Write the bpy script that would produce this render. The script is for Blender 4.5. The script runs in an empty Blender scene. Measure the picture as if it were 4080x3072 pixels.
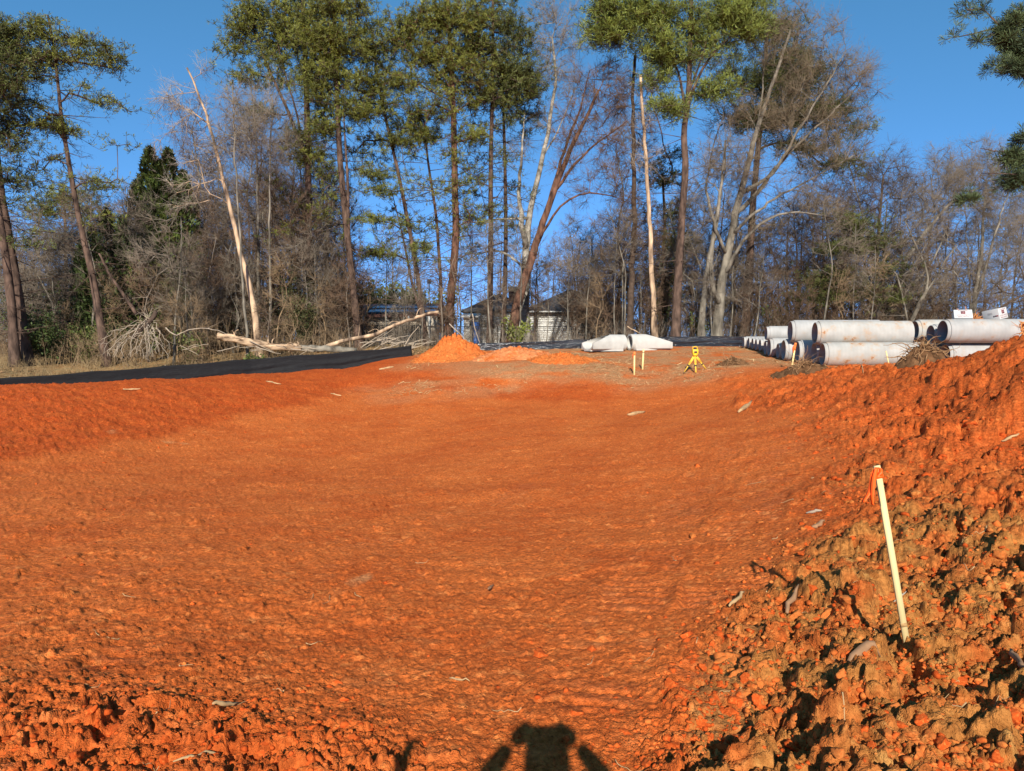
import bpy, bmesh, math, random
import numpy as np
from mathutils import Vector, Matrix
R = math.radians
rs = np.random.RandomState(7)
scene = bpy.context.scene
col = scene.collection

# ------------------------------------------------------------------ camera, light, exposure
FOC, CXP, CYP = 2913.0, 2040.0, 1536.0
PITCH = R(3.46)
CAM = np.array([0.0, 0.0, 1.6])
cam_d = bpy.data.cameras.new('camera'); cam_o = bpy.data.objects.new('camera', cam_d); col.objects.link(cam_o)
cam_d.sensor_width = 36.0; cam_d.lens = 36.0*FOC/4080.0
cam_d.clip_start = 0.02; cam_d.clip_end = 2000
cam_o.location = CAM; cam_o.rotation_euler = (R(90)-PITCH, 0, 0)
scene.camera = cam_o
def ray(px, py):
    a = (px-CXP)/FOC; b = (CYP-py)/FOC
    c, s = math.cos(PITCH), math.sin(PITCH)
    return np.array([a, c+b*s, -s+b*c])
def P(px, py, d):                       # the point at forward distance d seen at a pixel of the photograph
    v = ray(px, py); return CAM+v*(d/v[1])
SUN = ray(2150, 2885); SUN /= np.linalg.norm(SUN)       # direction the light travels
ELEV = math.asin(-SUN[2])
w = bpy.data.worlds.new('World'); scene.world = w; w.use_nodes = True
nt = w.node_tree
sky = nt.nodes.new('ShaderNodeTexSky'); sky.sky_type = 'NISHITA'; sky.sun_disc = False
sky.sun_elevation = ELEV; sky.sun_rotation = R(182)
sky.altitude = 300; sky.air_density = 0.4; sky.dust_density = 0.0; sky.ozone_density = 6.0
bg = nt.nodes['Background']; bg.inputs['Strength'].default_value = 0.1
# winter sky: the tone of each channel follows the clear, deep blue air of the day
sep = nt.nodes.new('ShaderNodeSeparateColor'); cmb = nt.nodes.new('ShaderNodeCombineColor'); nt.links.new(sky.outputs[0], sep.inputs[0])
for k, (gain, ex) in enumerate(((.60,.72),(.86,.58),(1.20,.72))):
    m1 = nt.nodes.new('ShaderNodeMath'); m1.operation = 'MULTIPLY'; m1.inputs[1].default_value = .1516; nt.links.new(sep.outputs[k], m1.inputs[0])
    m2 = nt.nodes.new('ShaderNodeMath'); m2.operation = 'POWER'; m2.inputs[1].default_value = ex; nt.links.new(m1.outputs[0], m2.inputs[0])
    m3 = nt.nodes.new('ShaderNodeMath'); m3.operation = 'MULTIPLY'; m3.inputs[1].default_value = gain/.1516; nt.links.new(m2.outputs[0], m3.inputs[0])
    nt.links.new(m3.outputs[0], cmb.inputs[k])
nt.links.new(cmb.outputs[0], bg.inputs[0])
sd = bpy.data.lights.new('sun', 'SUN'); so = bpy.data.objects.new('sun', sd); col.objects.link(so)
sd.energy = 5.0; sd.angle = R(0.53); sd.color = (1.0, 0.93, 0.82)
so.rotation_euler = Vector(SUN).to_track_quat('-Z', 'Y').to_euler()
scene.view_settings.view_transform = 'Standard'; scene.view_settings.look = 'None'
scene.view_settings.exposure = 0.6; scene.view_settings.gamma = 1.0
scene.view_settings.use_curve_mapping = False

# ------------------------------------------------------------------ helpers
def tag(o, label=None, cat=None, group=None, kind=None):
    if label: o['label'] = label
    if cat: o['category'] = cat
    if group: o['group'] = group
    if kind: o['kind'] = kind
    return o
def empty(name, loc=(0,0,0)):
    o = bpy.data.objects.new(name, None); o.location = Vector(loc); o.empty_display_size = .2
    col.objects.link(o); return o
class MB:
    """collects vertices, triangles and quads, links them as ONE mesh object"""
    def __init__(s): s.v=[]; s.t=[]; s.q=[]; s.n=0
    def add(s, V, T=None, Q=None):
        V = np.asarray(V, float).reshape(-1,3)
        if T is not None and len(T): s.t.append(np.asarray(T, np.int64).reshape(-1,3)+s.n)
        if Q is not None and len(Q): s.q.append(np.asarray(Q, np.int64).reshape(-1,4)+s.n)
        s.v.append(V); s.n += len(V); return s
    def mesh(s, name, mat, smooth=False, origin=None):
        V = np.concatenate(s.v) if s.v else np.zeros((0,3))
        if origin is not None: V = V-np.asarray(origin)
        T = np.concatenate(s.t) if s.t else np.zeros((0,3), np.int64)
        Q = np.concatenate(s.q) if s.q else np.zeros((0,4), np.int64)
        me = bpy.data.meshes.new(name)
        me.vertices.add(len(V)); me.vertices.foreach_set('co', V.astype(np.float32).ravel())
        nl = len(T)*3+len(Q)*4; me.loops.add(nl)
        me.loops.foreach_set('vertex_index', np.concatenate([T.ravel(), Q.ravel()]).astype(np.int32))
        me.polygons.add(len(T)+len(Q))
        st = np.concatenate([np.arange(len(T))*3, len(T)*3+np.arange(len(Q))*4]).astype(np.int32)
        me.polygons.foreach_set('loop_start', st)
        if smooth: me.polygons.foreach_set('use_smooth', np.ones(len(T)+len(Q), bool))
        if mat: me.materials.append(mat)
        me.update(calc_edges=True); me.validate()
        return me
    def build(s, name, mat, parent=None, smooth=False, origin=None):
        """origin: world position of the object's own origin (default: the parent's, or the base of the mesh)"""
        if origin is None:
            if parent is not None: origin = wpos(parent)
            else:
                V = np.concatenate(s.v); origin = np.array([V[:,0].mean(), V[:,1].mean(), V[:,2].min()])
        o = bpy.data.objects.new(name, s.mesh(name, mat, smooth, origin)); col.objects.link(o)
        if parent is not None: o.parent = parent; o.location = Vector(np.asarray(origin)-wpos(parent))
        else: o.location = Vector(origin)
        return o
def wpos(o):
    p = np.array(o.location)
    return p+wpos(o.parent) if o.parent else p
def nrm(a): return a/np.maximum(np.linalg.norm(a, axis=-1, keepdims=True), 1e-9)
def frames(d):
    d = nrm(d); ref = np.where(np.abs(d[...,2:3])<.9, np.array([0,0,1.]), np.array([1.,0,0]))
    u = nrm(np.cross(d, ref)); return u, np.cross(d, u)
def segs(mb, p0, p1, r0, r1, k=4):
    """separate tapered tubes, vectorised"""
    n = len(p0)
    if not n: return
    u, v = frames(p1-p0); a = np.arange(k)*2*np.pi/k
    ring = np.cos(a)[None,:,None]*u[:,None,:]+np.sin(a)[None,:,None]*v[:,None,:]
    A = p0[:,None,:]+ring*np.asarray(r0)[:,None,None]; B = p1[:,None,:]+ring*np.asarray(r1)[:,None,None]
    V = np.concatenate([A,B], 1); i = np.arange(k); j = (i+1)%k
    q = np.stack([i, j, j+k, i+k], 1)
    mb.add(V.reshape(-1,3), Q=(q[None]+np.arange(n)[:,None,None]*2*k).reshape(-1,4))
def cones(mb, p0, p1, r, k=3):
    n = len(p0)
    if not n: return
    u, v = frames(p1-p0); a = np.arange(k)*2*np.pi/k
    ring = np.cos(a)[None,:,None]*u[:,None,:]+np.sin(a)[None,:,None]*v[:,None,:]
    A = p0[:,None,:]+ring*np.asarray(r).reshape(-1,1,1)
    V = np.concatenate([A, p1[:,None,:]], 1); i = np.arange(k); j = (i+1)%k
    t = np.stack([i, j, np.full(k,k)], 1)
    mb.add(V.reshape(-1,3), T=(t[None]+np.arange(n)[:,None,None]*(k+1)).reshape(-1,3))
def polytube(mb, pts, rad, k=10, rough=0, rng=rs, cap=True):
    pts = np.asarray(pts, float); rad = np.broadcast_to(np.asarray(rad, float), (len(pts),)); n = len(pts)
    t = np.gradient(pts, axis=0); t = nrm(t)
    u = np.zeros_like(t); ref = np.array([1.,0,0]) if abs(t[0][0])<.9 else np.array([0,1.,0])
    for i in range(n):
        x = ref-t[i]*np.dot(ref, t[i]); u[i] = x/np.linalg.norm(x); ref = u[i]
    v = np.cross(t, u); a = np.arange(k)*2*np.pi/k
    rr = rad[:,None]*(1+rough*(rng.rand(n,k)-.5)*2)
    V = pts[:,None,:]+(np.cos(a)[None,:,None]*u[:,None,:]+np.sin(a)[None,:,None]*v[:,None,:])*rr[:,:,None]
    Q = []
    i = np.arange(k); j = (i+1)%k
    q = np.stack([i, j, j+k, i+k], 1)
    Q = (q[None]+np.arange(n-1)[:,None,None]*k).reshape(-1,4)
    V = V.reshape(-1,3); T = None
    if cap:
        V = np.concatenate([V, pts[:1], pts[-1:]]); c0 = n*k; c1 = c0+1
        T = np.concatenate([np.stack([j, i, np.full(k,c0)],1), np.stack([i+(n-1)*k, j+(n-1)*k, np.full(k,c1)],1)])
    mb.add(V, T=T, Q=Q)
def box(mb, c, s, ax=None):
    """box: centre, full sizes, optional 3x3 of axes in rows"""
    c = np.asarray(c, float); h = np.asarray(s, float)/2; ax = np.eye(3) if ax is None else np.asarray(ax, float)
    S = np.array([[-1,-1,-1],[1,-1,-1],[1,1,-1],[-1,1,-1],[-1,-1,1],[1,-1,1],[1,1,1],[-1,1,1]])*h
    mb.add(c+S@ax, Q=[[3,2,1,0],[4,5,6,7],[0,1,5,4],[1,2,6,5],[2,3,7,6],[3,0,4,7]])
def bar(mb, a, b, w, t=None, up=(0,0,1)):
    """rectangular bar from a to b"""
    a = np.asarray(a, float); b = np.asarray(b, float); d = b-a; L = np.linalg.norm(d); d /= L
    up = np.asarray(up, float)
    if abs(np.dot(up, d)) > .95: up = np.array([0,1.,0])
    x = nrm(np.cross(d, up)); y = np.cross(x, d)
    box(mb, (a+b)/2, (w, t or w, L), np.stack([x, y, d]))
def copy_tree(o, parent=None):
    c = o.copy(); col.objects.link(c)
    if parent is not None: c.parent = parent
    for ch in list(o.children): copy_tree(ch, c)
    return c

# numpy noise -------------------------------------------------------
def h2(ix, iy, seed):
    h = (ix.astype(np.int64)*374761393 + iy.astype(np.int64)*668265263 + seed*1442695041) & 0xffffffff
    h = ((h ^ (h >> 13))*1274126177) & 0xffffffff
    h = (h ^ (h >> 16)); h = (h*2246822519) & 0xffffffff; h = h ^ (h >> 15)
    return (h & 0xffffff)/float(0x1000000)
def vnoise(x, y, seed=0):
    ix = np.floor(x); iy = np.floor(y); fx = x-ix; fy = y-iy
    fx = fx*fx*(3-2*fx); fy = fy*fy*(3-2*fy); ix = ix.astype(np.int64); iy = iy.astype(np.int64)
    a = h2(ix,iy,seed); b = h2(ix+1,iy,seed); c = h2(ix,iy+1,seed); d = h2(ix+1,iy+1,seed)
    return (a+(b-a)*fx)*(1-fy)+(c+(d-c)*fx)*fy-.5
def fbm(x, y, o=4, seed=0):
    r = 0; a = 1
    for i in range(o):
        r = r+a*vnoise(x, y, seed+i*17); x = x*2.03+5.1; y = y*2.03+1.7; a *= .5
    return r
def worley(x, y, seed=0):
    """F1, F2, random of the nearest cell (three values), offset to its point"""
    ix = np.floor(x).astype(np.int64); iy = np.floor(y).astype(np.int64)
    f1 = np.full(x.shape, 9.); f2 = np.full(x.shape, 9.); cx = np.zeros(x.shape, np.int64); cy = np.zeros(x.shape, np.int64)
    dx1 = np.zeros(x.shape); dy1 = np.zeros(x.shape)
    for ox in (-1,0,1):
        for oy in (-1,0,1):
            jx = ix+ox; jy = iy+oy
            qx = jx+h2(jx,jy,seed); qy = jy+h2(jx,jy,seed+91)
            dx = x-qx; dy = y-qy; d = np.sqrt(dx*dx+dy*dy)
            m = d < f1
            f2 = np.where(m, f1, np.minimum(f2, d)); f1 = np.where(m, d, f1)
            cx = np.where(m, jx, cx); cy = np.where(m, jy, cy); dx1 = np.where(m, dx, dx1); dy1 = np.where(m, dy, dy1)
    return f1, f2, (h2(cx,cy,seed+7), h2(cx,cy,seed+13), h2(cx,cy,seed+29)), (dx1, dy1)
def sstep(a, b, x):
    t = np.clip((x-a)/(b-a), 0, 1); return t*t*(3-2*t)

# materials ---------------------------------------------------------
def mat(name, base, rough=.9, vary=.25, scale=6, bump=0, bscale=30, coords='Object', col2=None, spec=.3, stretch=None, metallic=0, rnd=0):
    m = bpy.data.materials.new(name); m.use_nodes = True; t = m.node_tree; b = t.nodes['Principled BSDF']
    b.inputs['Roughness'].default_value = rough; b.inputs['Specular IOR Level'].default_value = spec; b.inputs['Metallic'].default_value = metallic
    tc = t.nodes.new('ShaderNodeTexCoord'); mp = t.nodes.new('ShaderNodeMapping')
    t.links.new(tc.outputs[coords], mp.inputs[0])
    if stretch: mp.inputs['Scale'].default_value = stretch
    n = t.nodes.new('ShaderNodeTexNoise'); n.inputs['Scale'].default_value = scale; n.inputs['Detail'].default_value = 5
    t.links.new(mp.outputs[0], n.inputs['Vector'])
    r = t.nodes.new('ShaderNodeValToRGB'); r.color_ramp.elements[0].position = .32; r.color_ramp.elements[1].position = .68
    c0 = [max(0, x*(1-vary)) for x in base]; c1 = [min(1, x*(1+vary)) for x in (col2 or base)]
    r.color_ramp.elements[0].color = (*c0,1); r.color_ramp.elements[1].color = (*c1,1)
    t.links.new(n.outputs['Fac'], r.inputs[0])
    out = r.outputs[0]
    if rnd:
        oi = t.nodes.new('ShaderNodeObjectInfo'); hs = t.nodes.new('ShaderNodeHueSaturation')
        mr = t.nodes.new('ShaderNodeMapRange'); mr.inputs[3].default_value = 1-rnd; mr.inputs[4].default_value = 1+rnd
        t.links.new(oi.outputs['Random'], mr.inputs[0]); t.links.new(mr.outputs[0], hs.inputs['Value']); t.links.new(out, hs.inputs['Color']); out = hs.outputs[0]
    t.links.new(out, b.inputs['Base Color'])
    if bump:
        n2 = t.nodes.new('ShaderNodeTexNoise'); n2.inputs['Scale'].default_value = bscale; n2.inputs['Detail'].default_value = 6
        t.links.new(mp.outputs[0], n2.inputs['Vector'])
        bp = t.nodes.new('ShaderNodeBump'); bp.inputs['Strength'].default_value = 1; bp.inputs['Distance'].default_value = bump
        t.links.new(n2.outputs['Fac'], bp.inputs['Height']); t.links.new(bp.outputs[0], b.inputs['Normal'])
    return m
# ------------------------------------------------------------------ terrain
CP = []
def cz(px, py, z):
    v = ray(px, py); q = CAM+v*((z-CAM[2])/v[2]); CP.append(q)
def cd(px, py, d): CP.append(P(px, py, d))
for a in [(0,3072,.06),(1000,3072,.02),(2040,3072,-.02),(3000,3072,.03),(4080,3072,.16),(-1500,3072,.1),(5600,3072,.3),
          (0,2700,-.06),(1000,2700,-.1),(2040,2700,-.14),(2900,2700,0),(4080,2700,.17),
          (0,2300,-.25),(1000,2300,-.3),(2040,2300,-.32),(2900,2300,-.12),(3500,2300,.06),(4080,2300,.22),
          (-900,2300,-.25),(-1200,1900,-.4),
          (0,2000,-.42),(1000,2000,-.5),(2040,2000,-.48),(2700,2000,-.33),(3200,2000,-.05),(3700,2000,.14),(4080,2000,.3),(5200,2100,.5),
          (0,1860,-.48),(640,1745,-.5),(1000,1655,-.35),(1300,1585,-.15),
          (2040,1750,-.42),(2040,1640,-.3),(2700,1670,-.12),(3100,1700,.12),(3600,1740,.3),(4080,1720,.48)]: cz(*a)
for a in [(1400,1548,24.6),(2040,1560,23.6),(2500,1562,22.6),(2900,1575,20.2),
          (1500,1458,28.4),(2040,1488,25.0),(2400,1503,24.2),(2900,1512,22.3),(3200,1500,21),
          (3400,1460,24),(2400,1400,32),(3000,1390,34),(2900,1430,27.5),(2040,1415,30),(2700,1450,26.5),
          (3900,1440,27),(4400,1430,27),
          (-500,1580,20),(0,1552,22),(300,1538,23.2),(600,1518,25),(1000,1490,27),(1300,1470,28.5),
          (0,1490,29),(200,1445,35),(700,1402,38),(1300,1388,40),(2000,1375,42),(2700,1362,42),(3500,1365,42),(4080,1365,45),(-600,1440,38),
          (1650,1420,31.5),
          (4080,1620,9.4),(3800,1610,11.5),(4080,1352,13),(3900,1408,14),(3740,1468,15.5),(3620,1490,17.5),(4500,1300,13),(4500,1640,9),
          (4080,1440,15.5),(3900,1450,17)]: cd(*a)
for x,y,z in [(0,0,0),(0,-3,0),(3,-2,.1),(-3,-2,.1),(8,-6,.2),(-8,-6,.1),(1.5,1,.02),(-1.5,1,.02),(-6,2,-.05),(6,2,.3),(0,-20,.2),(-25,5,.2),(25,5,.8),
              (-60,60,1.0),(0,62,.95),(60,60,1.2),(-30,55,1.0),(30,55,1.1),(0,95,1.1),(-90,100,1.1),(90,100,1.2),(-60,20,.3),(60,20,1.2),(-60,-30,.3),(60,-30,.6),(0,-60,.3)]:
    CP.append(np.array([x,y,z], float))
for px, top in ((0,1511),(300,1490),(600,1469),(1000,1434),(1350,1407)):
    d = 24+8*px/1650; q = P(px, top, d); q[2] -= .72; CP.append(q)
CP = np.array(CP)
# radial coordinates are compressed with distance so that near and far carry like weight
def warp(x, y):
    r = np.sqrt(x*x+y*y)+1e-6; s = 6*np.log1p(r/6)/r; return x*s, y*s
def tps_fit(X, z, lam=.002):
    n = len(X); d = np.linalg.norm(X[:,None]-X[None], axis=2); K = np.where(d>0, d*d*np.log(d+1e-12), 0)+np.eye(n)*lam
    Pm = np.c_[np.ones(n), X]; A = np.block([[K, Pm],[Pm.T, np.zeros((3,3))]])
    return np.linalg.solve(A, np.r_[z, np.zeros(3)])
_X = np.stack(warp(CP[:,0], CP[:,1]), 1); _W = tps_fit(_X, CP[:,2])
def zg(x, y):
    """smooth ground height"""
    x = np.asarray(x, float); y = np.asarray(y, float); sh = x.shape; u, v = warp(x.ravel(), y.ravel())
    out = np.empty(len(u)); n = len(_X)
    for i in range(0, len(u), 40000):
        d2 = (u[i:i+40000,None]-_X[None,:,0])**2+(v[i:i+40000,None]-_X[None,:,1])**2
        out[i:i+40000] = (.5*d2*np.log(d2+1e-12))@_W[:n]+_W[n]+_W[n+1]*u[i:i+40000]+_W[n+2]*v[i:i+40000]
    r = np.hypot(x.ravel(), y.ravel()); f = sstep(90, 160, r)
    out = out*(1-f)+1.1*f
    return out.reshape(sh)
def project(x, y, z):
    """pixel of the photograph at which a place lies"""
    c, s = math.cos(PITCH), math.sin(PITCH); z = z-CAM[2]
    f = np.maximum(y*c-z*s, .05); u = y*s+z*c
    return CXP+FOC*x/f, CYP-FOC*u/f
def seg_dist(x, y, path):
    """signed distance t and arc length s to a polyline"""
    best = np.full(x.shape, 1e9); S = np.zeros(x.shape); Tt = np.zeros(x.shape); acc = 0
    for (ax,ay),(bx,by) in zip(path[:-1], path[1:]):
        L = math.hypot(bx-ax, by-ay); ux, uy = (bx-ax)/L, (by-ay)/L
        s = np.clip((x-ax)*ux+(y-ay)*uy, 0, L); dx = x-ax-s*ux; dy = y-ay-s*uy; d = np.hypot(dx, dy)
        m = d < best; best = np.where(m, d, best); S = np.where(m, acc+s, S); Tt = np.where(m, dx*uy-dy*ux, Tt); acc += L
    return best, S, Tt
def gp(px, py, it=30):
    """where the smooth ground is seen at a pixel (first hit)"""
    v = ray(px, py); t = np.geomspace(1.2, 120, 900); q = CAM+v*t[:,None]/v[1]
    h = q[:,2]-zg(q[:,0], q[:,1]); i = int(np.argmax(h < 0))
    if i == 0: return q[-1]
    a, b = t[i-1], t[i]; f = h[i-1]/(h[i-1]-h[i]); return CAM+v*(a+(b-a)*f)/v[1]
TRACKS = [([(150,3000),(500,2650),(900,2420),(1500,2160),(2100,1950)], .27, .55),
          ([(-200,2560),(300,2330),(900,2110),(1600,1900)], .25, .35),
          ([(2680,2980),(2850,2500),(2990,2100),(3090,1830),(3200,1690)], .30, .7),
          ([(2250,3000),(2420,2600),(2620,2200),(2800,1900),(2950,1740)], .28, .6),
          ([(3300,2330),(3420,1900),(3480,1720)], .26, .5),
          ([(1200,2650),(1700,2420),(2200,2240),(2700,2010)], .25, .3)]
TRACKS = [([tuple(gp(*p)[:2]) for p in pts], wd, am) for pts, wd, am in TRACKS]

def detail(x, y, z):
    """relief and soil zones of the ground: returns dz, dict of zone masks"""
    px, py = project(x, y, z); r = np.hypot(x, y)
    wob = fbm(x*.5, y*.5, 3, 5)
    # churned soil: the heap side and the near corners
    e1 = px-np.interp(py, [1450,1600,1700,1900,2150,2400,2650,2850,3072], [3000,2900,3180,3330,3120,2900,2760,2620,2500])
    churn = sstep(-160, 320, e1+wob*420)*(py > 1330)
    near = sstep(2560, 2960, py+wob*260-np.clip((px-300)/8, 0, 170)+fbm(x*2,y*2,2,3)*120)*sstep(2350, 1250, px)
    rough = np.clip(np.maximum(churn, near*.6), 0, 1)
    front = (y > .2)
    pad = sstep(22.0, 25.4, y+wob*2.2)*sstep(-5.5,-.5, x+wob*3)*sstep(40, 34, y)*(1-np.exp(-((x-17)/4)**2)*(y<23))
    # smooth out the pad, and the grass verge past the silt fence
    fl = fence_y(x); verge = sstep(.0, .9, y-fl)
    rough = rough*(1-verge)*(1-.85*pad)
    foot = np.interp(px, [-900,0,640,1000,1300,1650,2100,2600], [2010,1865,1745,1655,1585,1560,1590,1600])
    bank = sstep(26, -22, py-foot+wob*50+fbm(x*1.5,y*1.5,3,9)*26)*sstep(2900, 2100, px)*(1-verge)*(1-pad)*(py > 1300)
    lum = .35+.65*rough
    warpx = x+.12*fbm(x*3, y*3, 2, 40); warpy = y+.12*fbm(x*3, y*3, 2, 60)
    dz = .10*fbm(x*.9, y*.9, 4, 11)*(.35+.65*np.maximum(rough, bank*.7))
    fade = sstep(34, 22, r)
    def chunks(s, seed, amp, cut):
        f1, f2, c, o = worley(warpx/s, warpy/s, seed)
        on = sstep(cut, cut+.12, c[0])
        tilt = ((c[1]-.5)*o[0]+(c[2]-.5)*o[1])*1.3
        return amp*s*on*sstep(0, .2, f2-f1)*(.25+.75*c[1]+tilt)*(1-.35*np.clip(f1,0,1)**2)
    def crumble(s, seed): return s*fbm(x/s, y/s, 3, seed)
    big = chunks(.55, 3, .24, .5)*rough*sstep(1.0,.4,near*(1-churn))
    c1 = chunks(.26, 5, .34, .42)*rough
    c2 = chunks(.12, 9, .44, .38)*np.clip(rough+.16*bank+.06+.3*np.clip(fbm(x*.6,y*.6,3,78)*1.8-.1,0,1), 0, 1)
    c3 = chunks(.055, 15, .55, .3)*np.clip(rough+.4*bank+.26+.25*np.clip(fbm(x*.8,y*.8,3,77)*1.6,0,1), 0, 1)
    c4 = chunks(.026, 21, .6, .25)*np.clip(rough*.9+.6+.2*bank, 0, 1)*sstep(8, 4, r)
    # grit: crumbs and low lumps pressed into the floor, longer along the digger's runs
    q1, q2, qc, qo = worley(warpx/.075, warpy/.15, 401); g1_ = sstep(.62,.95,qc[0]+.35*np.clip(fbm(x*.7,y*.7,3,405),-.5,.5))*sstep(.5,.1,q1)*(.3+.7*qc[1])*.030
    k1, k2, kc, ko = worley(warpx/.16, warpy/.34, 411); g2_ = sstep(.78,.98,kc[0]+.3*np.clip(fbm(x*.5,y*.5,3,415),-.5,.5))*sstep(.5,.12,k1)*(.3+.7*kc[1])*.042
    gw = (1-.6*rough)*(1-verge)*fade*sstep(3.2,6,r)
    dz = dz+gw*(g1_+g2_)*(.75+.6*bank)+bank*fade*(.03*fbm(x*5,y*5,3,421))
    dz = dz+rough*(crumble(.09, 301)*.38+crumble(.035, 303)*.40*sstep(8,4,r))
    dz = dz+(big+c1+c2+c3+c4)*fade*(1-.8*verge)
    # compacted floor: thin flakes with stepped edges, lying across the digging direction
    fl1, fl2, fc, fo = worley(warpx/.5+.3*fbm(x*5,y*5,2,8), warpy/.26, 33)
    flake = sstep(.0, .1, fl2-fl1)*(fc[0] > .62)*fc[1]*.018
    dz = dz+flake*(1-rough)*(1-pad)*(1-verge)*fade
    dz = dz+.010*fbm(x*9, y*11, 4, 51)*(1-rough)*fade
    # cleat marks of the digger's tracks
    fresh = np.zeros_like(dz)
    for i, (path, wd, am) in enumerate(TRACKS):
        b, s, t = seg_dist(x, y, path); t2 = t+.05*fbm(x*3, y*3, 2, 90+i)
        wdw = sstep(wd, wd*.8, np.abs(t2)); keep = sstep(-.1, .3, fbm(x*2.1, y*2.1, 4, 120+i))
        ph = ((s+.10*fbm(x*2.2,y*2.2,3,140+i)+.12*t2)/.155) % 1.0
        rid = sstep(0, .16, ph)*sstep(1.0, .55, ph)
        wgt = wdw*keep*am*(b < wd*1.4)
        dz = dz*(1-.75*wgt)+wgt*(.034*rid-.03)
        fresh = np.maximum(fresh, wgt*(rid > .6))
        dz = dz+am*keep*.03*np.exp(-((np.abs(t2)-wd*1.1)/.05)**2)*(.3+vnoise(x*14,y*14,4)+.5)*fade
    # pad: straw stubble over trodden soil
    dz = dz+(.03*fbm(x*4,y*4,4,61))*np.maximum(pad, verge)
    brown = sstep(1720, 2150, py)*sstep(.05, .5, churn*1.1+fbm(x*.9+3, y*.9, 4, 210)*1.1-.55+.72*sstep(1900,2400,py)*sstep(2500,3300,px)-.15)*churn
    return dz*front+0*dz, dict(churn=rough, brown=brown*front, pad=pad*front, verge=np.where(front, verge, 0), bank=bank*front, fresh=fresh*front)

FENCE = [(0,1506,24.0),(300,1484,25.4),(600,1462,26.9),(1000,1428,28.9),(1350,1402,30.5),(1500,1389,31.2),(1640,1376,31.9)]
FENCE2 = [(1880,1366,33.2),(2050,1361,33.6),(2070,1363,33.5),(2300,1352,34.2),(2500,1347,34.8),(2700,1339,35.4),(2960,1338,36.0),(3130,1340,36.4)]
_fa = [P(*q) for q in FENCE]; _fb = [P(*q) for q in FENCE2]
_lx = np.array([-60., _fa[0][0]-9]+[q[0] for q in _fa]+[q[0] for q in _fb]+[60.]); _ly = np.array([9., _fa[0][1]-3.5]+[q[1] for q in _fa]+[q[1] for q in _fb]+[39.])
def fence_y(x): return np.interp(x, _lx, _ly)

th = np.r_[np.radians(np.linspace(-180,-40,50)[:-1]), np.radians(np.linspace(-40,40,900)), np.radians(np.linspace(40,180,50)[1:-1])]
rr = np.r_[.02, .25, np.geomspace(.5, 1.9, 26)[:-1], 1/np.linspace(1/1.9, 1/9.5, 400), np.linspace(9.5, 26, 150)[1:], np.linspace(26, 46, 70)[1:], np.geomspace(46, 900, 40)[1:]]
TH, RR = np.meshgrid(th, rr)
GX = RR*np.sin(TH); GY = RR*np.cos(TH); GZ = zg(GX, GY)
DZ, ZONE = detail(GX, GY, GZ); GZ = GZ+DZ*sstep(.7, 1.6, RR)
nr, nc = GX.shape
i = np.arange(nr-1)[:,None]*nc; j = np.arange(nc)[None]; jn = (j+1)%nc
Q = np.stack([i+j, i+jn, i+nc+jn, i+nc+j], -1)[..., ::-1].reshape(-1,4)
gmb = MB().add(np.stack([GX,GY,GZ], -1), Q=Q)

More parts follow.
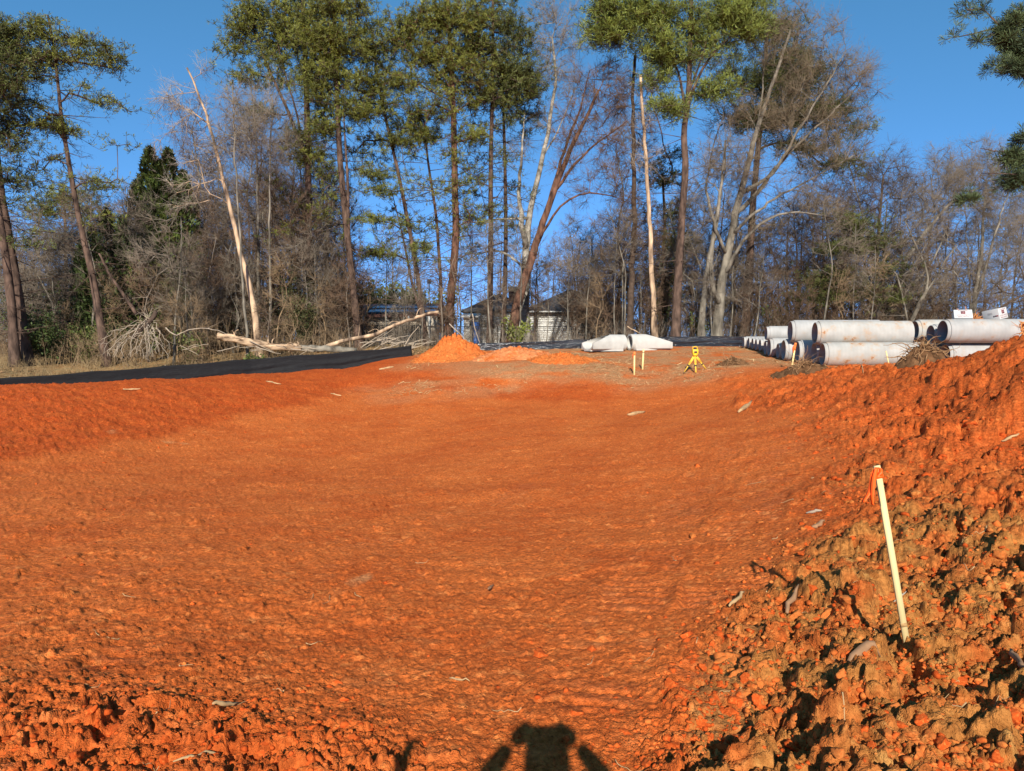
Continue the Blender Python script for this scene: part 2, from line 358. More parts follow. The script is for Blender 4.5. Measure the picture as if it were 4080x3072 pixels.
# clay material: hue follows the kind of soil
def clay_material(name, attr=True, fix=None, bump=.034, sc=1.0):
    m = bpy.data.materials.new(name); m.use_nodes = True; t = m.node_tree; b = t.nodes['Principled BSDF']
    b.inputs['Roughness'].default_value = .95; b.inputs['Specular IOR Level'].default_value = .12
    tc = t.nodes.new('ShaderNodeTexCoord')
    def noise(s, d=5, dist=0):
        n = t.nodes.new('ShaderNodeTexNoise'); n.inputs['Scale'].default_value = s/sc; n.inputs['Detail'].default_value = d; n.inputs['Distortion'].default_value = dist
        t.links.new(tc.outputs['Object'], n.inputs['Vector']); return n.outputs['Fac']
    def ramp(f, p0, p1):
        r = t.nodes.new('ShaderNodeMapRange'); r.inputs[1].default_value = p0; r.inputs[2].default_value = p1; t.links.new(f, r.inputs[0]); return r.outputs[0]
    def mix(f, a, b_):
        x = t.nodes.new('ShaderNodeMix'); x.data_type = 'RGBA'
        for s, v in ((x.inputs[0], f),(x.inputs[6], a),(x.inputs[7], b_)):
            if isinstance(v, tuple): s.default_value = (*v,1)
            elif isinstance(v, float): s.default_value = v
            else: t.links.new(v, s)
        return x.outputs[2]
    def mul(a, b_):
        x = t.nodes.new('ShaderNodeMath'); x.operation = 'MULTIPLY'
        for s, v in ((x.inputs[0], a),(x.inputs[1], b_)):
            if isinstance(v, float): s.default_value = v
            else: t.links.new(v, s)
        return x.outputs[0]
    def at(n):
        a = t.nodes.new('ShaderNodeAttribute'); a.attribute_name = n; return a.outputs['Fac']
    orange, red, tan, brown, litter, padc = CLAY['orange'], CLAY['red'], CLAY['tan'], CLAY['brown'], CLAY['litter'], CLAY['pad']
    c = mix(mul(ramp(noise(.9,6,.2), .38, .66), .7), orange, red)
    c = mix(mul(ramp(noise(5,6), .52, .75), .55), c, tan)
    if attr:
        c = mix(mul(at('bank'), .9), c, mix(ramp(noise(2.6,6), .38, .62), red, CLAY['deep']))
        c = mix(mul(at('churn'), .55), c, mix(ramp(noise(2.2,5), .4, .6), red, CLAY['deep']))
        c = mix(mul(at('brown'), ramp(noise(3.1,5), .3, .55)), c, brown)
        c = mix(mul(at('pad'), ramp(noise(.8,6,.4), .33, .52)), c, mix(ramp(noise(14,6), .35, .65), padc, litter))
        c = mix(at('verge'), c, mix(ramp(noise(4,6), .35, .65), litter, CLAY['verge']))
        c = mix(mul(at('fresh'), .12), c, CLAY['grey'])
        c = mix(mul(ramp(noise(.55,7,1.0), .70, .76), .5), c, (.66,.34,.14))
    else:
        for f, k in fix: c = mix(mul(ramp(noise(2.7,5), .35, .6), f), c, CLAY[k])
    g = mix(ramp(noise(34,7), .34, .66), (.66,.62,.58), (1.22,1.24,1.28))
    # light pinkish flecks and dark red specks
    g = mix(mul(ramp(noise(11,8,.3), .58, .66), .8), g, (1.30,1.62,1.9)); g = mix(mul(ramp(noise(8.3,8,.3), .60, .68), .75), g, (.62,.50,.42))
    x = t.nodes.new('ShaderNodeMix'); x.data_type = 'RGBA'; x.blend_type = 'MULTIPLY'; x.inputs[0].default_value = 1
    t.links.new(c, x.inputs[6]); t.links.new(g, x.inputs[7]); t.links.new(x.outputs[2], b.inputs['Base Color'])
    ad = t.nodes.new('ShaderNodeMath'); ad.operation = 'ADD'; t.links.new(noise(26,9), ad.inputs[0]); t.links.new(mul(noise(160,5), .45), ad.inputs[1])
    bp = t.nodes.new('ShaderNodeBump'); bp.inputs['Distance'].default_value = bump; bp.inputs['Strength'].default_value = .9
    t.links.new(ad.outputs[0], bp.inputs['Height'])
    if bump: t.links.new(bp.outputs[0], b.inputs['Normal'])
    return m
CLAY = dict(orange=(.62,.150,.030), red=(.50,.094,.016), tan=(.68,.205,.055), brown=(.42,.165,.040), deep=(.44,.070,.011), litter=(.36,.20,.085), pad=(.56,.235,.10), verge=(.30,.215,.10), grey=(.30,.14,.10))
m_ground = clay_material('red_clay_ground')
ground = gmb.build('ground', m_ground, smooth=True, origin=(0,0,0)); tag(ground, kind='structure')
for k, v in ZONE.items():
    a = ground.data.attributes.new(k, 'FLOAT', 'POINT'); a.data.foreach_set('value', v.astype(np.float32).ravel())
# lookup of the finished surface, for setting things down on it
_lr = np.log(np.maximum(rr, .02))
def zs(x, y):
    r = math.hypot(x, y); t_ = math.atan2(x, y)
    a = min(max(int(np.searchsorted(rr, r))-1, 0), nr-2); b_ = min(max(int(np.searchsorted(th, t_))-1, 0), nc-2)
    fr = min(max((r-rr[a])/(rr[a+1]-rr[a]), 0), 1); ft = min(max((t_-th[b_])/(th[b_+1]-th[b_]), 0), 1)
    z00, z01, z10, z11 = GZ[a,b_], GZ[a,b_+1], GZ[a+1,b_], GZ[a+1,b_+1]
    return float((z00*(1-ft)+z01*ft)*(1-fr)+(z10*(1-ft)+z11*ft)*fr)
def on(px, py, dz=0):
    q = gp(px, py); return np.array([q[0], q[1], zs(q[0], q[1])+dz])
# ------------------------------------------------------------------ silt fence
m_black = mat('black_geotextile', (.008,.008,.009), rough=.62, vary=.3, scale=9, bump=.012, bscale=5, stretch=(1,1,8), spec=.22)
m_gloss = mat('glossy_black_plastic', (.016,.017,.02), rough=.17, vary=.3, scale=9, bump=.05, bscale=3.2, stretch=(1,1,7), spec=.8)
m_wood = mat('pale_pine_wood', (.66,.52,.25), rough=.7, vary=.15, scale=14, stretch=(1,1,.15))
m_oldwood = mat('weathered_post_wood', (.24,.18,.12), rough=.9, vary=.25, scale=10)
def silt_fence(pts, m, label, wr, hgt):
    P3 = [P(*q) for q in pts]; L = [0]
    for a, b in zip(P3[:-1], P3[1:]): L.append(L[-1]+math.hypot(b[0]-a[0], b[1]-a[1]))
    n = int(L[-1]/.07); s = np.linspace(0, L[-1], n)
    x = np.interp(s, L, [q[0] for q in P3]); y = np.interp(s, L, [q[1] for q in P3]); zt = np.interp(s, L, [q[2] for q in P3])
    zt = zt-.035*np.abs(np.sin(s*np.pi/2.4))+.02*fbm(s*.7, s*0, 3, 4)
    root = empty('silt_fence', (x.mean(), y.mean(), zg(x.mean(), y.mean())))
    tag(root, label, 'fence')
    tx = np.gradient(x); ty = np.gradient(y); l = np.hypot(tx, ty); nx, ny = ty/l, -tx/l
    rows = 15; V = []
    zb = np.array([zs(a-.0*1, b) for a, b in zip(x, y)])-.12
    for k in range(rows):
        f = k/(rows-1); z = zt*(1-f)+np.minimum(zb, zt-hgt)*f
        # slack cloth: long nearly level folds, gathered at the posts
        o = wr*(fbm(s*.55+f*1.5, f*7+s*.1, 3, 31)*1.6+.5*fbm(s*3, f*14, 3, 37))*(.25+1.5*f)+.10*f*f
        V.append(np.stack([x+nx*o, y+ny*o, z], 1))
    V = np.stack(V); ii = np.arange(rows-1)[:,None]*n+np.arange(n-1)[None]
    q = np.stack([ii, ii+n, ii+n+1, ii+1], -1).reshape(-1,4)
    mb = MB().add(V, Q=q); sh = mb.build('sheet', m, root, smooth=True)
    sm = sh.modifiers.new('thickness', 'SOLIDIFY'); sm.thickness = .004
    for k in range(int(L[-1]/2.4)+1):
        sp = min(k*2.4, L[-1]); a = np.array([np.interp(sp, s, x), np.interp(sp, s, y), 0]); nn = np.array([np.interp(sp, s, nx), np.interp(sp, s, ny), 0])
        a = a-nn*.06; zz = zs(a[0], a[1]); tp = float(np.interp(sp, s, zt))
        pb = MB(); bar(pb, (a[0],a[1],min(zz,tp-hgt)-.2), (a[0],a[1],tp+.02), .04)
        pb.build('post', m_oldwood, root)
silt_fence([(-320,1540,22.3)]+FENCE, m_black, 'long matte black silt fence sheet climbing the bank above the red clay basin', .03, .55)
silt_fence(FENCE2, m_gloss, 'glossy wrinkled black silt fence sheet behind the white flared concrete sections', .09, .6)

# ------------------------------------------------------------------ dirt piles and root masses
def pile(name, px, py, d, w, depth, h, label, cat, m, seed, ax=0, lump=1.0, peak=(0,0), cz_=None):
    c = P(px, py, d); c[2] = zg(c[0], c[1]); g = 110; gr = 56
    a = np.linspace(0, 2*np.pi, g, endpoint=False); rr_ = np.linspace(0, 1, gr); A, B = np.meshgrid(a, rr_)
    lim = 1+.22*fbm(np.cos(A)*1.6+seed, np.sin(A)*1.6, 3, seed)
    ux = B*np.cos(A)*lim; uy = B*np.sin(A)*lim
    X = c[0]+ux*w*.5; Y = c[1]+uy*depth*.5
    q2 = (ux-peak[0]*(1-B))**2+(uy-peak[1]*(1-B))**2
    prof = np.clip(1-np.sqrt(q2+.002), 0, 1); prof = sstep(0, 1, prof)*.55+prof*.45
    f1, f2, cc, oo = worley(X/.22, Y/.22, seed); g1, g2, gc, go = worley(X/.09, Y/.09, seed+3)
    Z = h*prof*(1+.35*fbm(X*1.4, Y*1.4, 4, seed+1))+lump*(.07*sstep(0,.3,f2-f1)*cc[0]+.03*sstep(0,.3,g2-g1)*gc[0])*np.clip(1.15-B,0,1)**.5*(B<.99)-.05*B**6
    Z = Z+zg(X, Y)
    ii = np.arange(gr-1)[:,None]*g; jj = np.arange(g)[None]; jn_ = (jj+1)%g
    q = np.stack([ii+jj, ii+jn_, ii+g+jn_, ii+g+jj], -1)[...,::-1].reshape(-1,4)
    o = MB().add(np.stack([X,Y,Z],-1), Q=q).build('soil' if cz_ else name, m, cz_, smooth=True)
    if not cz_: tag(o, label, cat)
    return o, c
m_clay1 = clay_material('heaped_orange_clay', False, [(.6,'tan'),(.4,'red'),(.35,'brown')])
m_clay2 = clay_material('heaped_pinkish_clay', False, [(1.0,'pad'),(.4,'tan')])
m_rootsoil = mat('dark_rooty_soil', (.11,.055,.025), rough=.95, vary=.45, scale=5, bump=.02, bscale=30, spec=.1)
m_root = mat('brown_root_bark', (.30,.17,.08), vary=.35, scale=8)
m_rootor = mat('clay_stained_root', (.50,.20,.065), vary=.3, scale=6)
pile('dirt_pile', 1800, 1450, 29.6, 3.3, 2.6, .82, 'tall crumbly orange dirt pile at the end of the matte black fence', 'dirt pile', m_clay1, 11, peak=(.12,.1), lump=2.4)
pile('dirt_pile', 2060, 1460, 28.6, 3.8, 2.4, .40, 'low smooth pinkish dirt pile beside the taller orange pile', 'dirt pile', m_clay2, 23, peak=(-.1,0), lump=1.5)
pile('dirt_pile', 2240, 1480, 27.4, 2.8, 2.0, .20, 'flat spill of crumbled orange clay trailing off the pinkish pile', 'dirt pile', m_clay1, 37, lump=2.2)

def rand_root(rng, p, d, L, r, n=7, wig=.5, grav=-.05):
    pts = [np.array(p)]; d = nrm(np.array(d, float))
    for k in range(n):
        d = nrm(d+rng.normal(0, wig, 3)*.6+np.array([0,0,grav])); pts.append(pts[-1]+d*L/n)
    return np.array(pts), np.linspace(r, r*.25, n+1)
def root_mass(px, py, d, w, depth, h, label, seed, nroots, m_r=None):
    rng = np.random.RandomState(seed); c = P(px, py, d); c[2] = zg(c[0], c[1]); root = empty('root_mass', c); tag(root, label, 'root clump')
    o, _ = pile('soil', px, py, d, w, depth, h, None, None, m_rootsoil, seed, lump=1.4, cz_=root)
    dg_v = np.array([v.co[:] for v in o.data.vertices])+wpos(o)
    mb = MB()
    for k in range(nroots):
        p = dg_v[rng.randint(len(dg_v)//2)]; pts, rd = rand_root(rng, p-np.array([0,0,.05]), rng.normal(0,1,3)*np.array([1,1,.6])+np.array([0,-.35,.4]), rng.uniform(.2,.75), rng.uniform(.006,.017), 7, .6, -.13)
        polytube(mb, pts, rd, 4, cap=False)
    mb.build('roots', m_r or m_root, root, smooth=True); return root
root_mass(3200, 1500, 21.6, 2.2, 1.2, .30, 'dark brown root clump on the pad edge below the ribboned stake', 41, 110)
root_mass(3668, 1470, 17.6, 1.85, 1.3, .62, 'dark rooty soil heap in front of the right hand stack of pipes', 43, 150)
root_mass(2920, 1475, 25.5, 1.3, .7, .16, 'thin flat scrap of torn sod beside the yellow tripod', 47, 45)

# clay-stained uprooted stumps standing behind the sealant boxes
def stump(px, py, d, H, label, seed, n, spread=(1,1)):
    rng = np.random.RandomState(seed); base = P(px, py, d); top = base.copy(); base[2] = zg(base[0], base[1])
    root = empty('uprooted_stump', base); tag(root, label, 'stump')
    st = MB(); polytube(st, [base-[0,0,.1], base+(top-base)*.5+[.05,0,0], top], [.07,.06,.06], 9, .15, rng); st.build('trunk', m_rootor, root, smooth=True)
    mb = MB()
    for k in range(n):
        a = rng.uniform(0, 6.28); pts, rd = rand_root(rng, top-[0,0,rng.uniform(0,.25)], (math.cos(a)*spread[0], math.sin(a)*.6, rng.uniform(-.3,.8)), rng.uniform(.35,H), rng.uniform(.02,.05), 7, .65, -.02)
        polytube(mb, pts, rd, 5, cap=False)
        for j in range(2):
            p2, r2 = rand_root(rng, pts[rng.randint(2,6)], rng.normal(0,1,3), rng.uniform(.15,.4), .012, 5, .6); polytube(mb, p2, r2, 4, cap=False)
    mb.build('roots', m_rootor, root, smooth=True)
stump(3885, 1268, 27.2, .8, 'tangled orange uprooted stump rising behind the tilted sealant box', 5, 26)
stump(4078, 1282, 20.5, .5, 'small orange root end poking up by the photo edge beyond the spoil heap', 8, 9, (1.2,.6))

# ------------------------------------------------------------------ concrete pipes
def concrete(name, base, stains):
    m = mat(name, base, rough=.85, vary=.10, scale=3, bump=.004, bscale=40, spec=.25, rnd=.06)
    t = m.node_tree; b = t.nodes['Principled BSDF']; src = b.inputs['Base Color'].links[0].from_socket
    tc = t.nodes.new('ShaderNodeTexCoord'); mp = t.nodes.new('ShaderNodeMapping'); t.links.new(tc.outputs['Object'], mp.inputs[0])
    # casting rings along the barrel
    wv = t.nodes.new('ShaderNodeTexWave'); wv.bands_direction = 'X'; wv.inputs['Scale'].default_value = 2.6; wv.inputs['Distortion'].default_value = 1.2; wv.inputs['Detail'].default_value = 3
    t.links.new(mp.outputs[0], wv.inputs[0])
    mx = t.nodes.new('ShaderNodeMix'); mx.data_type = 'RGBA'; mx.blend_type = 'MULTIPLY'; mx.inputs[0].default_value = .035
    t.links.new(src, mx.inputs[6]); t.links.new(wv.outputs[0], mx.inputs[7]); out = mx.outputs[2]
    if stains:
        n = t.nodes.new('ShaderNodeTexNoise'); n.inputs['Scale'].default_value = 2.1; n.inputs['Detail'].default_value = 8; n.inputs['Roughness'].default_value = .65
        t.links.new(mp.outputs[0], n.inputs[0])
        for lo, hi, f, colr in ((.53,.64,.55,(.40,.24,.12)), (.63,.66,.9,(.30,.13,.05))):
            r = t.nodes.new('ShaderNodeMapRange'); r.inputs[1].default_value = lo; r.inputs[2].default_value = hi; r.inputs[4].default_value = f*stains
            t.links.new(n.outputs[0], r.inputs[0]); m2 = t.nodes.new('ShaderNodeMix'); m2.data_type = 'RGBA'
            t.links.new(r.outputs[0], m2.inputs[0]); t.links.new(out, m2.inputs[6]); m2.inputs[7].default_value = (*colr,1); out = m2.outputs[2]
    t.links.new(out, b.inputs['Base Color']); return m
m_pipe = concrete('grey_cast_concrete', (.36,.355,.34), .4)
m_pipe_st = concrete('clay_stained_concrete', (.37,.36,.33), 1.0)
m_fes = mat('white_dry_concrete', (.42,.41,.375), rough=.9, vary=.07, scale=5, bump=.004, bscale=30)
PIPES = {}
def pipe_mesh(L, od, m):
    key = (L, od, m.name)
    if key in PIPES: return PIPES[key]
    R_ = od/2; wl = od*.085; k = 56
    # profile of the wall: (x along axis, radius), spigot at x=0 inset, socket at x=L
    outer = [(0,R_-wl*.72),(.012,R_-wl*.60),(.10,R_-wl*.50),(.105,R_-wl*.12),(.125,R_)]
    outer += [(.125+(L-.14)*i/14, R_) for i in range(1,15)]+[(L,R_-.012)]
    inner = [(L,R_-wl*.5),(L-.1,R_-wl*.55),(L-.105,R_-wl),(.0,R_-wl)]
    pr = outer+inner; n = len(pr); a = np.arange(k)*2*np.pi/k
    V = np.array([[(x, r*math.cos(t), r*math.sin(t)) for t in a] for x, r in pr])
    i = (np.arange(n)[:,None])*k; i2 = ((np.arange(n)+1)%n)[:,None]*k; j = np.arange(k)[None]; jn_ = (j+1)%k
    q = np.stack([i+j, i2+j, i2+jn_, i+jn_], -1)[...,::-1].reshape(-1,4)
    me = MB().add(V, Q=q).mesh('pipe_barrel', m, True)
    me.set_sharp_from_angle(angle=R(30)); PIPES[key] = me; return me
def pipe(px, d, z, od, L, label, m=m_pipe, az=96.5, group=None, roll=0):
    """px, d: where the spigot end's bottom-centre stands; z: height of the pipe's underside"""
    c = P(px, 1400, d)
    o = bpy.data.objects.new('concrete_pipe', pipe_mesh(L, od, m)); col.objects.link(o)
    o.location = (c[0], c[1], z+od/2); o.rotation_euler = (roll, 0, R(90-az))
    tag(o, label, 'pipe', group); return o
def padz(d, x=10.5): return float(zg(np.array([x]), np.array([d]))[0])
z0 = padz(24.0)
DD = .835
ods = .80; Lp = 3.0
yz = lambda k: padz(24+k*DD)+.0
pipe(3276, 24.0, yz(0), ods, Lp, 'lower front concrete pipe lying on the ground, nearest in the big stack', m_pipe_st, roll=1.0)
pipe(3243, 24.0+DD, yz(1), ods, Lp, 'shaded concrete pipe on the ground just behind the lower front pipe', roll=2.0)
pipe(3176, 24.0+2*DD, yz(2), ods, Lp, 'shaded concrete pipe with a bright rim, right behind the ribboned stake', roll=.4)
pipe(3121, 24.0+3*DD, yz(3), ods, Lp, 'dark shaded concrete pipe left of the ribboned stake under the upper back pipe', roll=4)
dz2 = math.sqrt(max(.04, ods**2-(DD/2)**2))
pipe(3244, 24.0+.5*DD, (yz(0)+yz(1))/2+dz2, ods, Lp, 'top front concrete pipe with brown clay scabs along its upper side', m_pipe_st, roll=2.6)
pipe(3146, 24.0+2.5*DD, (yz(2)+yz(3))/2+dz2, ods, Lp, 'top rear concrete pipe whose open end shows left of the stained one', roll=5)
G = None
pipe(3099, 24.0+4*DD, yz(4), .62, 2.6, 'small shaded concrete pipe at the back corner of the big stack')
pipe(3063, 28.4, padz(28.4), .74, 2.9, 'pale upright looking pipe end between the big stack and the small row', roll=3)
pipe(3048, 29.25, padz(29.25), .62, 2.9, 'narrow dark pipe end low behind the pale middle pipe')
pipe(3050, 29.0, padz(29.0)+.60, .58, 2.9, 'white pipe lying on top of the middle pipes, its end just showing', roll=2)
pipe(3063, 29.9, padz(29.9)+.52, .58, 2.9, 'rearmost white pipe lying on top of the middle pipes')
far = [(3027,31.6,.56,'first of the small far pipes, next to the middle pipes'),(3011,32.3,.54,'second of the small far pipes beyond the stack'),(2997,33.0,.54,'third of the small far pipes, in the middle of its row'),
       (2981,33.65,.54,'fourth of the small far pipes, last but one along the fence'),(2961,34.2,.54,'farthest small pipe of all, at the tip of its row by the fence')]
for px, d, od, lb in far: pipe(px, d, padz(d, 10), od, 2.4, lb, group='row of small concrete pipes by the fence')
# right hand bundle
zr = lambda d: padz(d, 15)
ob = .80
pipe(3752, 24.6, zr(24.6)+.72, ob, 4.6, 'upper pipe carrying the sealant boxes, running out of view behind the red heap', m_pipe, az=93.5, roll=1.3)
pipe(3705, 25.5, zr(25.5)+.70, .66, 4.4, 'small pipe end wedged in the middle of the far stack', m_pipe, az=93.5)
pipe(3640, 26.7, zr(26.7)+.72, .80, 4.6, 'rear upper pipe of the far stack, open end beside the stained pipes', m_pipe_st, az=93.5, roll=2)
pipe(3765, 24.9, zr(24.9)-.08, .80, 4.4, 'bottom pipe of the far stack, mostly hidden by the rooty heap', m_pipe, az=93.5, roll=.7)
pipe(3700, 26.0, zr(26.0)-.08, .80, 4.4, 'buried looking rear bottom pipe under the far stack', m_pipe, az=93.5, roll=.2)

# ------------------------------------------------------------------ flared end sections
def fes(px, d, az, label, mark=False, L=1.72, zoff=0):
    c = P(px, 1390, d); c[2] = zg(c[0], c[1])+zoff
    root = empty('flared_end_section', c); tag(root, label, 'culvert end')
    n = 30; k = 40; ro = .36; ri = .285; rows = []
    for i in range(n):
        f = i/(n-1); x = f*L
        g = max(0, (f-.40)/.60); hw = ro+g*.26                       # half width outside
        top = 2*ro if f < .40 else 2*ro-(2*ro-.36)*g             # wall height
        wl = ro-ri
        # outline: outer from lip on one side round the bottom to the lip of the other, then back inside
        out, inn = [], []
        for t in np.linspace(0, 1, k):
            ang = math.pi*(.5+2*t)                                    # closed ring angle, starts at the top
            if g == 0: y, z = ro*math.cos(ang), ro+ro*math.sin(ang); yi, zi = ri*math.cos(ang), ro+ri*math.sin(ang)
            else:
                y, z = ro*math.cos(ang), ro+ro*math.sin(ang)
                sy = hw/ro; y *= sy; z = min(z, top); yi = ri*math.cos(ang)*((hw-wl)/ri); zi = min(ro+ri*math.sin(ang), top)
                # above the cut the wall stands upright at the width of the cut
                if ro+ro*math.sin(ang) > top:
                    s_ = 1 if math.cos(ang) > 0 else -1
                    yc = math.sqrt(max(0, ro*ro-(top-ro)**2))*sy; y = s_*yc
                if ro+ri*math.sin(ang) > top:
                    s_ = 1 if math.cos(ang) > 0 else -1
                    yc = math.sqrt(max(0, ri*ri-(top-ro)**2))*(hw-wl)/ri; yi = s_*yc
            if z < ro: y = np.sign(y)*max(abs(y), min(hw, ro)*.96) if i > 2 and z < ro*1.0 and abs(y) > .02 else y
            if z < ro and i > 2: z = max(0, z*.35) if abs(y) > .9*hw else z
            out.append((x, y, max(z, -.02))); inn.append((x, yi, max(zi, .05)))
        rows.append(out+inn[::-1])
    V = np.array(rows); m_ = 2*k
    ii = np.arange(n-1)[:,None]*m_; jj = np.arange(m_)[None]; jn_ = (jj+1)%m_
    q = np.stack([ii+jj, ii+m_+jj, ii+m_+jn_, ii+jn_], -1)
    # the lids of the cut are dropped where the ring is open
    q = q.reshape(-1,4)
    Vf = V.reshape(-1,3)
    keep = []
    for a in q:
        pts = Vf[a]
        mid = pts.mean(0)
        f = mid[0]/L; g = max(0, (f-.40)/.60); top = 2*ro-(2*ro-.36)*g
        sp = np.abs(pts[:,1]).min(); open_ = g > .02 and (np.ptp(pts[:,2]) < .09) and mid[2] > top-.06 and abs(mid[1]) < .02+.6*math.sqrt(max(0, ri*ri-(min(top,2*ro)-ro)**2)) and pts[:,1].min()*pts[:,1].max() <= 0
        keep.append(not open_)
    q = q[np.array(keep)]
    ends = []
    for e in (0, n-1):
        b0 = e*m_
        for j in range(k-1): ends.append([b0+j, b0+j+1, b0+m_-2-j, b0+m_-1-j] if e == 0 else [b0+j+1, b0+j, b0+m_-1-j, b0+m_-2-j])
    mb = MB().add(Vf, Q=np.concatenate([q, np.array(ends)]))
    me = mb.mesh('body', m_fes, True); me.set_sharp_from_angle(angle=R(35))
    o = bpy.data.objects.new('body', me); col.objects.link(o); o.parent = root
    root.rotation_euler = (0, 0, R(90-az))
    if mark:
        # hand painted 24 and a small ring on the crown of the barrel
        strokes = [[(.0,.16),(.03,.2),(.08,.2),(.1,.16),(.06,.08),(-.01,.0),(.11,.01)], [(.23,.2),(.15,.09),(.27,.09)], [(.25,.19),(.23,.0)],
                   [(.33+.025*math.cos(t), .02+.03*math.sin(t)) for t in np.linspace(0, 6.3, 10)]]
        pb = MB()
        for st in strokes:
            q3 = []
            for u, v in st:
                ang = math.pi*.5+ (-1)*(.2-v)*2.6-.15                 # round the barrel on the side that faces the pad
                xx = L*.34-.03-u*.95
                q3.append((xx, -(ro+.004)*math.cos(ang)*-1*-1, ro+(ro+.004)*math.sin(ang)))
            q3 = np.array(q3)
            polytube(pb, np.concatenate([np.linspace(a, b, 4)[:-1] for a, b in zip(q3[:-1], q3[1:])]+[q3[-1:]]), .009, 5)
        me2 = pb.mesh('painted_mark', m_ink); o2 = bpy.data.objects.new('painted_mark', me2); col.objects.link(o2); o2.parent = root
    return root
m_ink = mat('blue_black_paint', (.02,.03,.09), rough=.8, vary=.1)
fes(2484, 32.0, 252, 'white flared concrete end section marked 24 with its trough opening away from the other one', True)
fes(2508, 32.4, 76, 'white flared concrete end section with its round dark mouth facing the marked one', False, L=1.78)

# ------------------------------------------------------------------ stakes, tripod, boxes
m_flag = mat('orange_flagging_tape', (.95,.115,.012), rough=.5, vary=.1)
m_fluor = mat('fluorescent_orange_paint', (.95,.22,.05), rough=.7, vary=.05)
m_stake2 = mat('yellowish_lath_wood', (.72,.56,.25), rough=.7, vary=.12, scale=12, stretch=(1,1,.2))
m_dirty = mat('dirt_rubbed_wood', (.40,.24,.10), rough=.9, vary=.3, scale=30)
def stake(pxb, pyb, pxt, pyt, d, wid, label, thick=None, dt=0, d_top=None):
    if d is None: d = gp(pxb, pyb)[1]
    b = P(pxb, pyb, d); t = P(pxt, pyt, d_top or d); b[2] = min(b[2], zs(b[0], b[1])) if d > 10 else b[2]
    root = empty('survey_stake', b); tag(root, label, 'stake')
    ax = nrm(t-b); mb = MB(); th_ = thick or wid*.5
    lo = b-ax*.2
    side = nrm(np.cross(ax, np.array([0,1.,0]))); fw = np.cross(side, ax)
    for (c0, c1) in ((lo, t),): box(mb, (c0+c1)/2, (wid, th_, np.linalg.norm(c1-c0)), np.stack([side, -fw, ax]))
    mb.build('lath', m_wood if d < 10 else m_stake2, root)
    return root, b, t, ax, side
def ribbon(root, pts, w0, name='ribbon', side=(1,0,0), m=None):
    pts = np.asarray(pts, float); mb = MB(); n = len(pts); sd_ = np.asarray(side, float)
    tw = np.linspace(0, 1.3, n); tg = nrm(np.gradient(pts, axis=0)); bn = nrm(np.cross(tg, sd_)); 
    off = (np.cos(tw)[:,None]*sd_+np.sin(tw)[:,None]*bn)*w0/2
    V = np.concatenate([pts-off, pts+off]); i = np.arange(n-1)
    mb.add(V, Q=np.stack([i, i+1, i+1+n, i+n], 1))
    o = mb.build(name, m or m_flag, root, smooth=True); s_ = o.modifiers.new('thickness', 'SOLIDIFY'); s_.thickness = .0015; return o
# near stake
bb = gp(3615, 2590); dn = bb[1]
r_, b, t, ax, sx = stake(3617, 2592, 3493, 1855, dn, .028, 'tall pale wooden stake with a fluttering orange ribbon, driven into the churned soil', thick=.014, d_top=dn+.03)
top = t-ax*.035
kb = MB()
for k in range(3): box(kb, t-ax*(.03+.012*k), (.033+.004*k, .020, .016), np.stack([sx, np.cross(ax, sx), ax]))
kb.build('ribbon_knot', m_flag, r_)
def px_line(pts, d): return np.array([P(x, y, d) for x, y in pts])
def smooth_line(p, n=24):
    p = np.asarray(p); u = np.linspace(0, 1, len(p)); uu = np.linspace(0, 1, n); q = np.stack([np.interp(uu, u, p[:,k]) for k in range(3)], 1)
    for _ in range(3): q[1:-1] = .25*q[:-2]+.5*q[1:-1]+.25*q[2:]
    return q
ribbon(r_, smooth_line(px_line([(3496,1862),(3478,1885),(3472,1930),(3462,1965),(3438,2000)], dn-.02)), .020)
ribbon(r_, smooth_line(px_line([(3494,1866),(3484,1900),(3478,1940),(3474,1980),(3476,2012)], dn-.035)), .018)
ribbon(r_, smooth_line(px_line([(3490,1862),(3508,1868),(3510,1880),(3492,1900)], dn-.03)), .016)
mk = MB(); box(mk, b+ax*.13, (.0285,.0145,.02), np.stack([sx, np.cross(ax, sx), ax])); mk.build('dirt_smear', m_dirty, r_)
# stakes on the pad
r2, b2, t2, a2, s2 = stake(2527, 1494, 2528, 1402, None, .052, 'pale survey stake with orange top, nearer of the pair before the white culvert ends')
mb = MB(); box(mb, t2-a2*.06, (.056,.03,.12), np.stack([s2, np.cross(a2, s2), a2])); mb.build('painted_band', m_fluor, r2)
ribbon(r2, smooth_line([t2-a2*.05+[-.03,-.03,0], t2-a2*.1+[-.06,-.04,0], t2-a2*.22+[-.055,-.04,0]]), .03)
r3, b3, t3, a3, s3 = stake(2560, 1473, 2564, 1391, None, .055, 'unmarked pale survey stake, farther of the pair before the white culvert ends')
mb = MB(); box(mb, t3-a3*.12, (.058,.03,.03), np.stack([s3, np.cross(a3, s3), a3])); mb.build('ink_mark', m_oldwood, r3)
r4, b4, t4, a4, s4 = stake(3154, 1458, 3170, 1366, 23.0, .05, 'leaning stake sprayed orange with a ribbon, standing before the shaded pipe ends')
mb = MB(); box(mb, t4-a4*.12, (.055,.03,.24), np.stack([s4, np.cross(a4, s4), a4])); mb.build('painted_band', m_fluor, r4)
ribbon(r4, smooth_line([t4-a4*.05+[-.02,-.04,0], t4-a4*.15+[-.07,-.05,0], t4-a4*.32+[-.05,-.05,0]]), .06)
stake(3544, 1463, 3530, 1398, 22.6, .032, 'thin leaning bare lath in front of the lower front pipe')

